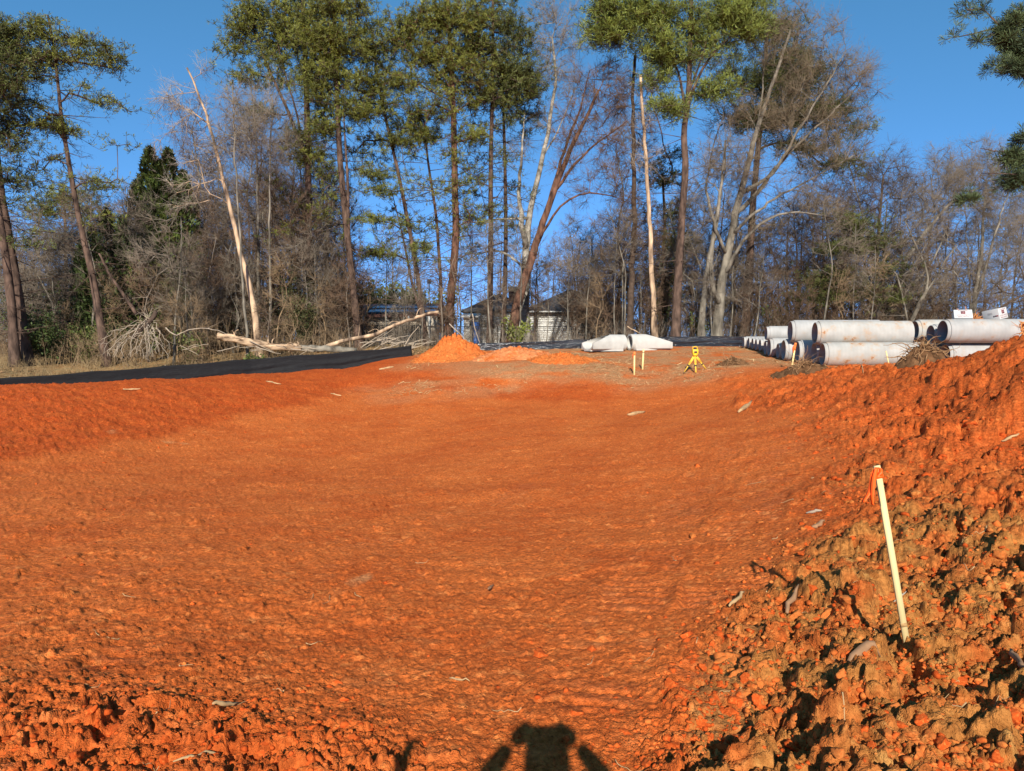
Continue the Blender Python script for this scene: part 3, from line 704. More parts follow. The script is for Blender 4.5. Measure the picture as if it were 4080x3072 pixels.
# rotating laser level on a yellow tripod
m_yel = mat('yellow_enamel', (.85,.50,.03), rough=.45, vary=.06); m_yel2 = mat('yellow_painted_wood', (.80,.52,.06), rough=.6, vary=.12, scale=12)
m_dark = mat('dark_rubber', (.03,.03,.03), rough=.6, vary=.1)
dT = gp(2773, 1489)[1]+.25; tc_ = P(2769, 1400, dT); gtop = P(2769, 1413, dT)
rt = empty('tripod', (tc_[0], tc_[1], zs(tc_[0], tc_[1]))); tag(rt, 'yellow wooden tripod standing on the pad with spread legs', 'tripod')
feet = [P(2724,1482,dT+.1), P(2773,1489,dT-.25), P(2818,1477,dT+.3)]
for f in feet:
    f[2] = min(f[2], zs(f[0], f[1])+.02); hub = gtop+(f-gtop)*.03; leg = MB(); mid = gtop+(f-gtop)*.58
    o_ = nrm(np.cross(f-gtop, [0,1.,0]))*.018
    bar(leg, hub+o_, mid+o_, .022, .03); bar(leg, hub-o_, mid-o_, .022, .03); bar(leg, hub+(f-hub)*.45, f-(f-gtop)*.04, .03, .028)
    lo_ = leg.build('leg', m_yel2, rt)
    ft = MB(); polytube(ft, [f-(f-gtop)*.05, f-(f-gtop)*.0, f+(f-gtop)*.02], [.02,.016,.004], 8); ft.build('foot', m_dark, lo_)
    cl = MB(); box(cl, mid, (.075,.05,.04), np.stack([nrm(o_), nrm(np.cross(f-gtop, o_)), nrm(f-gtop)])); cl.build('clamp', m_dark, lo_)
hd = MB(); polytube(hd, [gtop-[0,0,.03], gtop+[0,0,.015]], [.085,.085], 20); polytube(hd, [gtop-[0,0,.09], gtop-[0,0,.03]], [.03,.045], 12); hd.build('head_plate', m_yel, rt)
ll = gtop+np.array([0,0,.015]); rl = empty('laser_level', ll); tag(rl, 'yellow construction laser level with a carrying handle on top of the tripod', 'laser level')
mb = MB(); box(mb, ll+[0,0,.085], (.185,.17,.15)); box(mb, ll+[0,0,.012], (.15,.14,.024))
ob_ = mb.build('housing', m_yel, rl); bv = ob_.modifiers.new('bevel', 'BEVEL'); bv.width = .015; bv.segments = 2
mb = MB(); polytube(mb, [ll+[0,0,.16], ll+[0,0,.215]], [.055,.05], 16); mb.build('rotor_housing', m_dark, rl)
mb = MB(); polytube(mb, [ll+[-.07,0,.15], ll+[-.075,0,.215], ll+[-.05,0,.25], ll+[.05,0,.25], ll+[.075,0,.215], ll+[.07,0,.15]], .014, 8); mb.build('carry_handle', m_yel, rl, smooth=True)
mb = MB(); box(mb, ll+[0,-.0875,.07], (.10,.006,.06)); mb.build('control_panel', m_dark, rl)

# sealant cartons
m_card = mat('white_carton_board', (.50,.495,.48), rough=.6, vary=.03, scale=4)
m_print = mat('dark_red_print', (.16,.012,.02), rough=.6, vary=.05); m_prblk = mat('grey_print', (.09,.08,.09), rough=.6, vary=.05)
def text_mesh(s, size, m, name):
    cu = bpy.data.curves.new(name, 'FONT'); cu.body = s; cu.size = size; cu.align_x = 'CENTER'; cu.align_y = 'CENTER'; cu.extrude = .0012; cu.resolution_u = 2
    tmp = bpy.data.objects.new(name, cu); me = bpy.data.meshes.new_from_object(tmp); bpy.data.objects.remove(tmp); bpy.data.curves.remove(cu)
    me.materials.clear(); me.materials.append(m); return me
def put(me, name, parent, loc, rot, stretch=1):
    o = bpy.data.objects.new(name, me); col.objects.link(o); o.parent = parent; o.location = loc; o.rotation_euler = rot; o.scale = (stretch,1,1); return o
def carton(loc, rot, size, label, face):
    root = empty('sealant_carton', loc); root.rotation_euler = rot; tag(root, label, 'box')
    sx_, sy_, sz_ = size
    mb = MB(); box(mb, (0,0,sz_/2), size); me = mb.mesh('carton', m_card); o = bpy.data.objects.new('carton', me); col.objects.link(o); o.parent = root
    bv = o.modifiers.new('bevel', 'BEVEL'); bv.width = .006; bv.segments = 2
    tp = MB(); box(tp, (0,0,sz_+.001), (sx_*.996, .05, .004)); t_ = bpy.data.objects.new('tape', tp.mesh('tape', m_card)); col.objects.link(t_); t_.parent = o
    def side(kind):
        if kind == 'front': return (lambda u, v: (u, -sy_/2-.0015, sz_/2+v)), (R(90),0,0), sx_, sz_
        if kind == 'right': return (lambda u, v: (sx_/2+.0015, u, sz_/2+v)), (R(90),0,R(90)), sy_, sz_
        if kind == 'left': return (lambda u, v: (-sx_/2-.0015, -u, sz_/2+v)), (R(90),0,R(-90)), sy_, sz_
        return (lambda u, v: (u, v, sz_+.0015)), (0,0,0), sx_, sy_
    at_, rt_, W_, H_ = side(face); k = H_/.40
    put(text_mesh('ConSeal', .075*k, m_print, 'lettering'), 'lettering', o, at_(0, .155*k), rt_, 1.25)
    put(text_mesh('CONCRETE', .068*k, m_print, 'lettering'), 'lettering', o, at_(0, -.07*k), rt_, 1.2)
    put(text_mesh('SEALANTS', .068*k, m_print, 'lettering'), 'lettering', o, at_(0, -.145*k), rt_, 1.2)
    lg = MB(); box(lg, (0,0,0), (.15*k,.125*k,.002)); put(lg.mesh('logo', m_print), 'logo', o, at_(0, .055*k), rt_)
    wv = MB(); polytube(wv, [(x*k, (.018*math.sin(x*42)-.002)*k, .0016) for x in np.linspace(-.07,.07,15)], .006*k, 4); put(wv.mesh('logo_wave', m_card), 'logo_wave', o, at_(0, .055*k), rt_)
    if face == 'right':
        a2_, r2_, W2, H2 = side('front')
        for v in (.07,.045,.02): 
            ln = MB(); box(ln, (0,0,0), (.16,.008,.001)); put(ln.mesh('print_line', m_prblk), 'print_line', o, a2_(-.02, v), r2_)
        ci = MB(); polytube(ci, [(0,0,-.001),(0,0,.001)], [.028,.028], 16); put(ci.mesh('round_mark', m_prblk), 'round_mark', o, a2_(.10,-.055), r2_)
        bd = MB(); box(bd, (0,0,0), (.11,.04,.002)); put(bd.mesh('red_badge', m_print), 'red_badge', o, a2_(.19,-.05), r2_)
        box(bd, (0,0,0), (.1,.1,.001))
    return root
ztop = zr(24.6)+.72+ob
e1 = P(3836, 1300, 25.0); e2 = P(3965, 1300, 24.7)
carton((e1[0]-.02, e1[1]-.02, ztop-.06), (R(-38), R(0), R(-22)), (.55,.36,.36), 'tipped white sealant carton lying on the pipe, lettering on its sloping face', 'front')
carton((e2[0]+.02, e2[1]+.0, ztop-.02), (R(10), R(-8), R(-68)), (.56,.42,.36), 'tilted white sealant carton nearer the orange stump, two printed sides showing', 'right')
# ------------------------------------------------------------------ woods
m_bark_p = mat('pine_bark', (.042,.026,.019), rough=.95, vary=.5, scale=5, bump=.03, bscale=9, stretch=(1,1,.35), col2=(.095,.060,.043))
m_bark_r = mat('reddish_pine_bark', (.062,.030,.020), rough=.95, vary=.5, scale=5, bump=.03, bscale=9, stretch=(1,1,.35), col2=(.125,.062,.038))
m_bark_g = mat('grey_oak_bark', (.10,.085,.064), rough=.95, vary=.45, scale=3, bump=.02, bscale=10, stretch=(1,1,.4), col2=(.18,.158,.122))
m_bark_d = mat('dark_vine_bark', (.07,.047,.033), rough=.95, vary=.4, scale=5, bump=.03, bscale=12)
m_pale = mat('peeled_dead_wood', (.10,.062,.042), rough=.85, vary=.4, scale=3.5, bump=.01, bscale=12, stretch=(1,1,.3), col2=(.46,.32,.20))
m_twig_g = mat('grey_twigs', (.165,.132,.098), rough=.9, vary=.35, scale=1.2, rnd=.12)
m_twig_b = mat('brown_twigs', (.125,.078,.048), rough=.9, vary=.35, scale=1.2, rnd=.12)
m_twig_w = mat('pale_lichen_twigs', (.28,.235,.185), rough=.9, vary=.3, scale=1.2)
m_bleach = mat('bleached_dead_wood', (.33,.265,.195), rough=.85, vary=.25, scale=3)
def leafmat(name, c, v=.35, c2=None, trans=.15):
    m = mat(name, c, rough=.6, vary=v, scale=1.6, col2=c2, spec=.25)
    b = m.node_tree.nodes['Principled BSDF']
    return m
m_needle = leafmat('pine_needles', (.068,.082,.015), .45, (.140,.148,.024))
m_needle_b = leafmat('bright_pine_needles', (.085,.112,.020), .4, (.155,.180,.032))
m_needle_d = leafmat('dark_pine_needles', (.048,.062,.018), .4, (.095,.105,.024))  # darker needle colour of the dark green and olive pines
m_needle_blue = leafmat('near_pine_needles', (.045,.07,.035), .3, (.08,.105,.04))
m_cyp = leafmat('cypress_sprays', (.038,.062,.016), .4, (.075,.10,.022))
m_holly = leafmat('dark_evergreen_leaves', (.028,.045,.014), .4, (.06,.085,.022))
m_shrub = leafmat('shrub_leaves', (.06,.085,.022), .4, (.12,.14,.035))
m_brush = mat('dry_brush_stems', (.22,.15,.085), rough=.95, vary=.4, scale=2)

def resample(pts, step):
    pts = np.asarray(pts, float); L = np.r_[0, np.cumsum(np.linalg.norm(np.diff(pts, axis=0), axis=1))]
    n = max(3, int(L[-1]/step)+1); s = np.linspace(0, L[-1], n)
    q = np.stack([np.interp(s, L, pts[:,k]) for k in range(3)], 1)
    for _ in range(2): q[1:-1] = .25*q[:-2]+.5*q[1:-1]+.25*q[2:]
    return q, s/L[-1]
class Skel:
    """a branching skeleton: trunk polyline first, then limbs reaching out to given points"""
    def __init__(s, cap=9000):
        s.p = np.zeros((cap,3)); s.d = np.zeros((cap,3)); s.pl = np.zeros(cap); s.par = np.full(cap,-1); s.r = np.zeros(cap); s.tr = np.zeros(cap,bool); s.n = 0; s.ok = np.ones(cap,bool)
    def add(s, p, d, par, pl, tr=False, r=0, ok=True):
        i = s.n; s.p[i]=p; s.d[i]=d; s.par[i]=par; s.pl[i]=pl; s.tr[i]=tr; s.r[i]=r; s.ok[i]=ok; s.n += 1; return i
    def trunk(s, pts, r0, r1, low=.1, join=-1, jit=0, rng=None):
        q, f = resample(pts, .55)
        if jit: q[1:-1] += rng.normal(0, jit, (len(q)-2,3))*[1,1,.2]
        par = join; dd = nrm(np.gradient(q, axis=0)); ids = []
        for k in range(len(q)):
            rr_ = r0+(r1-r0)*f[k]**.85
            if join < 0: rr_ += r0*.45*math.exp(-f[k]*len(q)*.55/ .7)
            par = s.add(q[k], dd[k], par, 0 if par < 0 else s.pl[par]+.1, True, rr_, f[k] >= low or join >= 0); ids.append(par)
        return ids
    def grow(s, A, rng, kang=.6, kpath=.05, bow=.45, seg=.7, jit=.05, droop=0, up=0):
        A = np.asarray(A); tp = s.p[:s.n]
        dm = np.array([np.min(np.linalg.norm(tp-a, axis=1)) for a in A]); ends = []
        for a in A[np.argsort(dm)]:
            n = s.n
            if n > len(s.p)-40: break
            v = a-s.p[:n]; L = np.linalg.norm(v, axis=1)+1e-6; c = (v*s.d[:n]).sum(1)/L
            cost = L*(1+kang*(1-c))+kpath*s.pl[:n]+np.where(s.ok[:n], 0, 99)
            i = int(np.argmin(cost)); l = L[i]; m = max(1, int(l/seg)+1)
            d0 = s.d[i] if not s.tr[i] else nrm(v[i]/l+np.array([0,0,up]))
            c1 = s.p[i]+d0*l*bow+np.array([0,0,droop*l]); par = i; prev = s.p[i]
            for k in range(1, m+1):
                t = k/m; q = (1-t)**2*s.p[i]+2*t*(1-t)*c1+t*t*a
                if k < m: q = q+rng.normal(0, jit*l/m**.5, 3)
                dd = q-prev; ln = np.linalg.norm(dd)+1e-9
                par = s.add(q, dd/ln, par, s.pl[par]+ln); prev = q
            ends.append(par)
        return ends
    def radii(s, tip=.009, e=2.35):
        n = s.n; acc = np.zeros(n)
        for i in range(n-1, -1, -1):
            if not s.tr[i]:
                s.r[i] = max(tip, acc[i]**(1/e)); q = s.par[i]
                if q >= 0 and not s.tr[q]: acc[q] += s.r[i]**e
        for i in range(n):
            q = s.par[i]
            if not s.tr[i] and q >= 0: s.r[i] = min(s.r[i], s.r[q]*.8 if s.tr[q] else s.r[q])
            s.r[i] = max(s.r[i], tip*.6)
    def limbs(s, mb):
        i = np.nonzero(~s.tr[:s.n])[0]; q = s.par[i]
        r0 = np.where(s.tr[q], np.minimum(s.r[i]*1.25, s.r[q]), s.r[q]); 
        fat = s.r[i] > .03
        segs(mb, s.p[q][fat], s.p[i][fat], r0[fat], s.r[i][fat], 6); segs(mb, s.p[q][~fat], s.p[i][~fat], np.minimum(r0[~fat], s.r[i][~fat]*1.5), s.r[i][~fat], 3)
def in_blobs(blobs, n, d, rng, flat=1.0, power=.45, thick=.8):
    """random points in ellipsoids given in pixels: (cx, cy, rx, ry)"""
    B = np.array([b[:4] for b in blobs], float); w_ = B[:,2]*B[:,3]; k = rng.choice(len(B), n, p=w_/w_.sum())
    u = nrm(rng.normal(0,1,(n,3)))*(rng.rand(n,1)**power); out = []
    for j in range(n):
        b = B[k[j]]; dd = d+(blobs[k[j]][4] if len(blobs[k[j]]) > 4 else 0)
        rz = .5*(b[2]+b[3])*dd/FOC*thick
        out.append(P(b[0]+b[2]*u[j,0], b[1]+b[3]*u[j,1]*flat, dd+u[j,2]*rz))
    return np.array(out)
def twig_spray(mb, p, d, rng, k=5, L=(.35,.9), r=.006, spread=.75, up=.15, sub=3):
    n = len(p); p = np.repeat(p, k, 0); d = np.repeat(d, k, 0)
    v = nrm(d+rng.normal(0, spread, (n*k,3))+np.array([0,0,up])); l = rng.uniform(*L, (n*k,1)); e = p+v*l
    cones(mb, p, e, np.full(n*k, r))
    for j in range(sub):
        f = rng.uniform(.25,.85,(n*k,1)); b = p+v*l*f; v2 = nrm(v+rng.normal(0,.7,(n*k,3))+np.array([0,0,up*.6]))
        cones(mb, b, b+v2*l*rng.uniform(.3,.65,(n*k,1)), np.full(n*k, r*.75))
def tufts(mb, c, ax, rng, k=9, L=(.16,.28), w=.045, spread=.9):
    n = len(c); c = np.repeat(c, k, 0); d = nrm(np.repeat(ax, k, 0)+rng.normal(0, spread, (n*k,3)))
    l = rng.uniform(*L, (n*k,1)); sd = nrm(np.cross(d, rng.normal(0,1,(n*k,3))))*w*.5
    tip = c+d*l; V = np.stack([c-d*.02, tip+sd, tip-sd], 1).reshape(-1,3)
    mb.add(V, T=np.arange(n*k*3).reshape(-1,3))
def ground_of(px, py, d):
    q = P(px, py, d); return np.array([q[0], q[1], float(zg(q[0], q[1]))-.12])
def trunk_pts(line, d, dd=0):
    n = len(line); L = [P(x, y, d+dd*i/max(1,n-1)) for i, (x, y) in enumerate(line)]
    g = float(zg(L[0][0], L[0][1]))-.15
    if L[0][2] > g: L[0] = np.array([*(L[0]-(L[1]-L[0])*0)[:2], g])
    return L
def pxr(w, d): return w*.43*d/FOC
def tree_root(name, base, label, cat, group=None):
    return tag(empty(name, base), label, cat, group)

def pine(label, d, line, w0, w1, pads, npad=46, ntuft=22, stems=(), m_b=None, m_n=None, dead=(), seed=0, padsize=(.9,.38), tk=12, tl=(.12,.25), tw=.029, snags=34, name='pine_tree', low=.25, thick=.8, whorls=0):
    rng = np.random.RandomState(seed); sk = Skel(); T = trunk_pts(line, d); main = sk.trunk(T, pxr(w0,d), pxr(w1,d), low); chains = [main]
    for (f, ln, ww) in stems:                                         # extra leaders: fraction up the trunk, pixel line, width
        j = main[int(f*(len(main)-1))]; pts = [sk.p[j]]+[P(x, y, d+rng.uniform(-.6,.6)) for x, y in ln]
        chains.append(sk.trunk(pts, pxr(ww,d), min(.03, pxr(ww,d)*.15), 0, j))
    A = in_blobs(pads, npad, d, rng, thick=thick)
    if whorls:                                                        # thin lower boughs with a little foliage
        f_ = rng.uniform(.30,.85,whorls); ids_ = np.array(main)[(f_*(len(main)-1)).astype(int)]; a_ = rng.uniform(0,6.28,whorls); l_ = rng.uniform(.8,2.3,whorls)
        Wp = sk.p[ids_]+np.stack([np.cos(a_)*l_, np.sin(a_)*l_, rng.uniform(-.2,.7,whorls)], 1); nA = len(A); A = np.concatenate([A, Wp])
    else: nA = len(A)
    sk.grow(A, rng, kang=.35, kpath=.04, bow=.3, droop=-.02, up=.15, jit=.05)
    # pads of foliage round each limb end
    C = []
    for ia, a in enumerate(A):
        k = rng.poisson(ntuft if ia < nA else 11); u = rng.normal(0,.62,(k,3)); sc = rng.uniform(.6,1.35)
        C.append(a+u*np.array([padsize[0], padsize[0], padsize[1]])*sc)
    C = np.concatenate(C); n0 = sk.n
    ends = sk.grow(C, rng, kang=.5, kpath=.0, bow=.35, seg=.6, jit=.05)
    sk.radii(.008)
    root = tree_root(name, T[0], label, 'pine tree'); mb = MB()
    for k, ch in enumerate(chains): polytube(mb, sk.p[ch], sk.r[ch], 12 if k == 0 else 8, .07, rng)
    mb.build('trunk', m_b or m_bark_p, root, smooth=True)
    lm = MB(); sk.limbs(lm)
    # dead snags on the lower trunk
    if snags:
        ids = np.array(main)[(np.linspace(0,1,len(main)) > .12)]; ids = ids[rng.randint(0, int(len(ids)*.8), snags)]; a = rng.uniform(0, 6.28, snags)
        dd = nrm(np.stack([np.cos(a), np.sin(a), rng.uniform(-.5,.3,snags)], 1)); l = rng.uniform(.5,2.6,(snags,1)); e = sk.p[ids]+dd*l+[0,0,-.1]
        segs(lm, sk.p[ids], e, np.full(snags,.022), np.full(snags,.008), 4); twig_spray(lm, e, dd, rng, 5, (.3,.9), .007, .6, -.05, 3); twig_spray(lm, sk.p[ids]+(e-sk.p[ids])*.6, dd, rng, 3, (.3,.8), .006, .7, 0, 2)
    lm.build('limb_crown', m_b or m_bark_p, root)
    nm = MB(); E = np.array(ends); ax = nrm(sk.d[E]*.8+np.array([0,0,.55])+rng.normal(0,.25,(len(E),3)))
    tufts(nm, sk.p[E], ax, rng, tk, tl, tw)
    mid = sk.par[E]; tufts(nm, sk.p[mid], ax, rng, max(2,tk//2), tl, tw)
    nm.build('needles', m_n or m_needle, root); return root
def bare(label, d, line, w0, w1, blobs, n=150, stems=(), m_b=None, m_t=None, seed=0, tw=5, tlen=(.4,1.1), name='bare_tree', kang=.7, up=.15, low=.2, tr=.007, snag=0, cat='tree', group=None, thick=.8, sub=3, droop=0, jit=.07, sides=12):
    rng = np.random.RandomState(seed); sk = Skel(); T = trunk_pts(line, d); main = sk.trunk(T, pxr(w0,d), pxr(w1,d), low, jit=.02, rng=rng); chains = [main]
    for (f, ln, ww) in stems:
        j = main[int(f*(len(main)-1))]; pts = [sk.p[j]]+[P(x, y, d+rng.uniform(-1.2,1.2)) for x, y in ln]
        chains.append(sk.trunk(pts, pxr(ww,d), .022, 0, j, .04, rng))
    A = in_blobs(blobs, n, d, rng, power=.5, thick=thick)
    ends = sk.grow(A, rng, kang=kang, kpath=.03, bow=.42, jit=jit, up=.3, droop=droop)
    sk.radii(.010)
    root = tree_root(name, T[0], label, cat, group); mb = MB()
    for k, ch in enumerate(chains): polytube(mb, sk.p[ch], sk.r[ch], sides if k == 0 else 8, .06, rng)
    mb.build('trunk', m_b or m_bark_g, root, smooth=True)
    lm = MB(); sk.limbs(lm); lm.build('limb_crown', m_b or m_bark_g, root)
    tm = MB(); thin = np.nonzero((~sk.tr[:sk.n]) & (sk.r[:sk.n] < .022))[0]
    E = np.array(ends); twig_spray(tm, sk.p[E], sk.d[E], rng, tw+2, tlen, tr, .6, up, sub)
    if len(thin): th_ = thin[rng.rand(len(thin)) < .75]; twig_spray(tm, sk.p[th_], sk.d[th_], rng, max(2,tw-2), tlen, tr, .85, up, sub)
    tm.build('twig_crown', m_t or m_twig_g, root); return root
def evergreen(label, d, spires, base_y, n=9000, m=None, seed=0, name='cypress_tree', leaf=(.18,.07), cat='evergreen tree'):
    """dense conical evergreens: spires in pixels (x, top y, half width at the base)"""
    rng = np.random.RandomState(seed); x0 = np.mean([s_[0] for s_ in spires]); base = ground_of(x0, base_y, d); root = tree_root(name, base, label, cat)
    tb = MB(); lf = MB(); lim = MB(); tot = sum((base_y-s_[1])*s_[2] for s_ in spires)
    for (sx_, ty, hw) in spires:
        top = P(sx_, ty, d); bs = ground_of(sx_, base_y, d); Hh = top[2]-bs[2]; Rw = hw*d/FOC
        polytube(tb, [bs, bs+(top-bs)*.5, top], [.16,.1,.02], 8)
        k = int(n*(base_y-ty)*hw/tot); f = rng.rand(k)**.75; a = rng.uniform(0, 6.283, k)
        # sprays grouped on upturned branchlets
        lob = 1+.28*np.sin(a*5+f*23+seed)+.25*fbm(a*1.6+seed, f*9, 3, seed)
        prof = (1-f)**.55*(.55+.45*np.minimum(1, (f+.04)/.16))
        q = Rw*prof*lob*rng.uniform(.62,1.03,k)
        c = bs+np.stack([q*np.cos(a), q*np.sin(a), f*Hh], 1); out = nrm(np.stack([np.cos(a), np.sin(a), np.full(k, .9)], 1))
        d_ = nrm(out+rng.normal(0,.35,(k,3))); sd_ = nrm(np.cross(d_, rng.normal(0,1,(k,3))))
        l = rng.uniform(.6,1.4,(k,1))*leaf[0]; wd = leaf[1]*rng.uniform(.7,1.3,(k,1))
        V = np.stack([c-d_*l*.5-sd_*wd, c-d_*l*.5+sd_*wd, c+d_*l+sd_*0], 1).reshape(-1,3); lf.add(V, T=np.arange(k*3).reshape(-1,3))
        for j in range(60):
            ff = rng.uniform(.05,.9); aa = rng.uniform(0,6.28); rr_ = Rw*(1-ff)**.72*.8; p0 = bs+(top-bs)*ff
            segs(lim, p0[None], (p0+[rr_*math.cos(aa), rr_*math.sin(aa), rr_*.7])[None], [.03], [.008], 4)
    tb.build('trunk', m_bark_d, root, smooth=True); lim.build('limb_crown', m_bark_d, root); lf.build('foliage', m or m_cyp, root); return root
def bush(label, px, py, d, w, h, n, m, seed, cat='shrub', name='shrub', leaf=.07, group=None, stems=14):
    rng = np.random.RandomState(seed); b = ground_of(px, py, d); root = tree_root(name, b, label, cat, group)
    st = MB(); C = []
    for k in range(stems):
        a = rng.uniform(0,6.28); rr_ = rng.rand()**.5*w*.5; e = b+[rr_*math.cos(a), rr_*math.sin(a), h*rng.uniform(.5,1)]
        pts = resample([b+rng.normal(0,.06,3)*[1,1,0], b+(e-b)*[.35,.35,.55], e], .25)[0]; polytube(st, pts, np.linspace(.015,.005,len(pts)), 4, cap=False); C.append(pts[len(pts)//3:])
    C = np.concatenate(C); st.build('stems', m_brush, root)
    k = n; c = C[rng.randint(len(C), size=k)]+rng.normal(0,.13,(k,3))*(.4+.25*w); c[:,2] = np.maximum(c[:,2], b[2]+.05)
    d_ = nrm(rng.normal(0,1,(k,3))+[0,-.2,.4]); sd_ = nrm(np.cross(d_, rng.normal(0,1,(k,3)))); l = leaf*rng.uniform(.6,1.4,(k,1))
    V = np.stack([c-d_*l, c+sd_*l*.45, c+d_*l, c-sd_*l*.45], 1).reshape(-1,3)
    MB().add(V, Q=np.arange(k*4).reshape(-1,4)).build('leaves', m, root); return root

# --- the pines and hardwoods that can be told apart -----------------
pine('thick dark pine at the photo edge, foliage running out of the picture', 33, [(105,1440),(70,1180),(30,950),(0,770),(-40,450),(-60,60)], 62, 22,
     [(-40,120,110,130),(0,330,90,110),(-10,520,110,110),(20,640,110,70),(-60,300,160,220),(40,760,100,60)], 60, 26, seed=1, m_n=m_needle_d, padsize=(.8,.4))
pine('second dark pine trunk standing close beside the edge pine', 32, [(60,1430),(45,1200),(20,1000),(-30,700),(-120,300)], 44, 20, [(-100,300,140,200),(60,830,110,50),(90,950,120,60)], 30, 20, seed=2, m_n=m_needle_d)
pine('open crowned pine leaning over the dark cypress, alone against the sky', 34, [(425,1330),(370,1100),(320,900),(283,700),(245,480),(228,300),(205,120),(190,60)], 40, 8,
     [(190,110,120,70),(280,190,170,70),(150,250,170,70),(380,220,80,60),(70,180,90,90),(430,250,40,30),(400,385,70,30),(470,430,40,14),(110,480,120,50),(200,510,110,50),(60,590,90,40),(420,600,70,50),(470,680,45,35),(150,660,100,45),(60,420,90,50),(400,720,60,40),(330,640,60,30)], 84, 24, seed=3, whorls=12, padsize=(.75,.26), tk=8, thick=1.0)
pine('round topped pine farther back between the open pine and the cypress', 52, [(262,1330),(262,1000),(255,740)], 22, 8, [(250,780,130,80),(330,840,80,70),(180,860,90,80),(390,900,40,60),(250,950,90,50)], 46, 24, seed=4, m_n=m_needle, padsize=(1.0,.5))
evergreen('tall dark green cypress with pointed tops beside the dead peeling tree', 40, [(615,585,105),(688,592,110),(560,720,90),(745,680,95),(650,640,130)], 1260, 17000, m_cyp, 5)
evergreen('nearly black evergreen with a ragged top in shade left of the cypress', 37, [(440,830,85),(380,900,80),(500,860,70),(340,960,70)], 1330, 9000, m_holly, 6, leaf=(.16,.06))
bare('dead leaning tree with pale peeling bark and drooping twigs', 35, [(1035,1360),(1010,1200),(970,1050),(930,880),(890,720),(860,590),(820,450),(780,340),(745,270)], 34, 7,
     [(720,370,90,60),(650,400,60,50),(700,480,80,70),(800,500,90,90),(640,560,60,40),(760,620,90,60),(680,740,110,30),(720,820,90,30),(930,560,70,70),(780,760,80,80),(800,280,40,30),(880,640,60,60)], 120, m_b=m_pale, m_t=m_twig_w, seed=7, name='dead_tree', up=-.35, droop=.12, tlen=(.4,1.0), cat='dead tree', tw=4)
bare('straight slim grey trunk crossing in front of the peeling dead tree', 34.2, [(990,1365),(965,1100),(950,850),(938,650),(930,430),(925,340)], 14, 4, [(930,420,60,110),(990,520,60,90),(880,560,60,90)], 60, seed=8, tw=5)
bare('slim grey trunk with fine upright twigs standing right of the peeling tree', 37, [(1078,1375),(1076,1100),(1072,850),(1078,600),(1085,420)], 15, 4, [(1080,420,80,120),(1040,560,70,110),(1130,560,70,110)], 90, seed=9, tw=6)
bare('dark straight trunk of a leafless tree just behind the slim grey ones', 39, [(1030,1370),(1028,1100),(1028,800),(1020,560),(1010,420)], 20, 5, [(1000,420,90,110),(960,540,90,110),(1050,640,90,110)], 90, seed=10, tw=6)
pine('stout forked pine with a heavy limb sweeping towards the open sky', 40, [(1240,1345),(1235,1100),(1228,850),(1228,640),(1222,400),(1215,200),(1205,-60)], 40, 20,
     [(990,120,70,120),(930,190,70,50),(1040,260,90,60),(1120,180,110,90),(1200,300,120,80),(1000,40,80,60),(1150,60,110,90),(1020,330,60,35),(1230,620,80,28),(1180,540,90,30),(1040,440,60,35),(1260,700,80,26),(1180,780,70,26),(1250,880,60,24),(1290,430,80,50)], 100, 27,
     stems=((.52,[(1140,420),(1080,300),(1020,150),(960,-40)],20),(.5,[(1180,430),(1150,350),(1110,200),(1080,0)],13)), seed=11, whorls=22, m_n=m_needle, padsize=(.85,.42))
pine('tall twin stemmed pine right beside the forked one', 39, [(1432,1350),(1400,1080),(1375,850),(1355,650),(1345,430),(1335,200),(1325,-60)], 36, 18,
     [(1330,60,130,90),(1400,170,80,80),(1290,160,110,80),(1330,280,110,70),(1420,290,60,50),(1270,380,80,50),(1390,430,60,40),(1300,500,70,30),(1450,430,40,30)], 88, 30, stems=((.3,[(1385,700),(1372,520),(1365,330)],20),), seed=12, whorls=20, padsize=(.85,.45))
pine('slender pine leaning back with a sparse crown over the broken limb', 41, [(1700,1385),(1672,1150),(1640,960),(1590,700),(1545,510),(1505,330),(1480,120)], 26, 8,
     [(1490,110,40,50),(1500,220,70,60),(1540,320,80,50),(1480,390,80,40),(1560,440,90,40),(1440,480,60,30),(1520,560,100,40),(1610,560,80,30),(1450,620,60,30),(1480,700,80,28),(1560,760,80,28),(1440,780,60,24),(1520,870,90,28),(1600,900,60,26),(1480,1010,80,26),(1640,990,60,26)], 84, 20, stems=((.1,[(1640,1130),(1610,960),(1560,760)],18),), seed=13, whorls=18, m_n=m_needle, padsize=(.85,.26), snags=44)
pine('thin curving pine stem between the leaning pine and the big reddish pine', 42, [(1765,1385),(1755,1100),(1738,850),(1705,650),(1690,480)], 20, 8, [(1690,470,70,40),(1710,560,60,30),(1640,520,60,30)], 22, 18, seed=14, whorls=14, padsize=(.8,.3))
pine('big reddish trunked pine with the fullest crown in the middle of the wood', 40, [(1785,1385),(1795,1200),(1818,950),(1812,700),(1806,430),(1795,200),(1780,-60)], 42, 18,
     [(1760,70,120,90),(1640,100,80,60),(1850,120,90,90),(1700,220,120,70),(1590,170,60,50),(1840,260,90,60),(1640,320,80,50),(1770,340,110,50),(1900,330,80,50),(1870,430,60,30),(1720,430,70,30),(1690,520,70,22),(1880,540,70,22),(1800,620,60,20),(1850,740,70,24),(1760,750,60,22)], 110, 28, seed=15, whorls=26, m_b=m_bark_r, padsize=(.9,.42), snags=44)
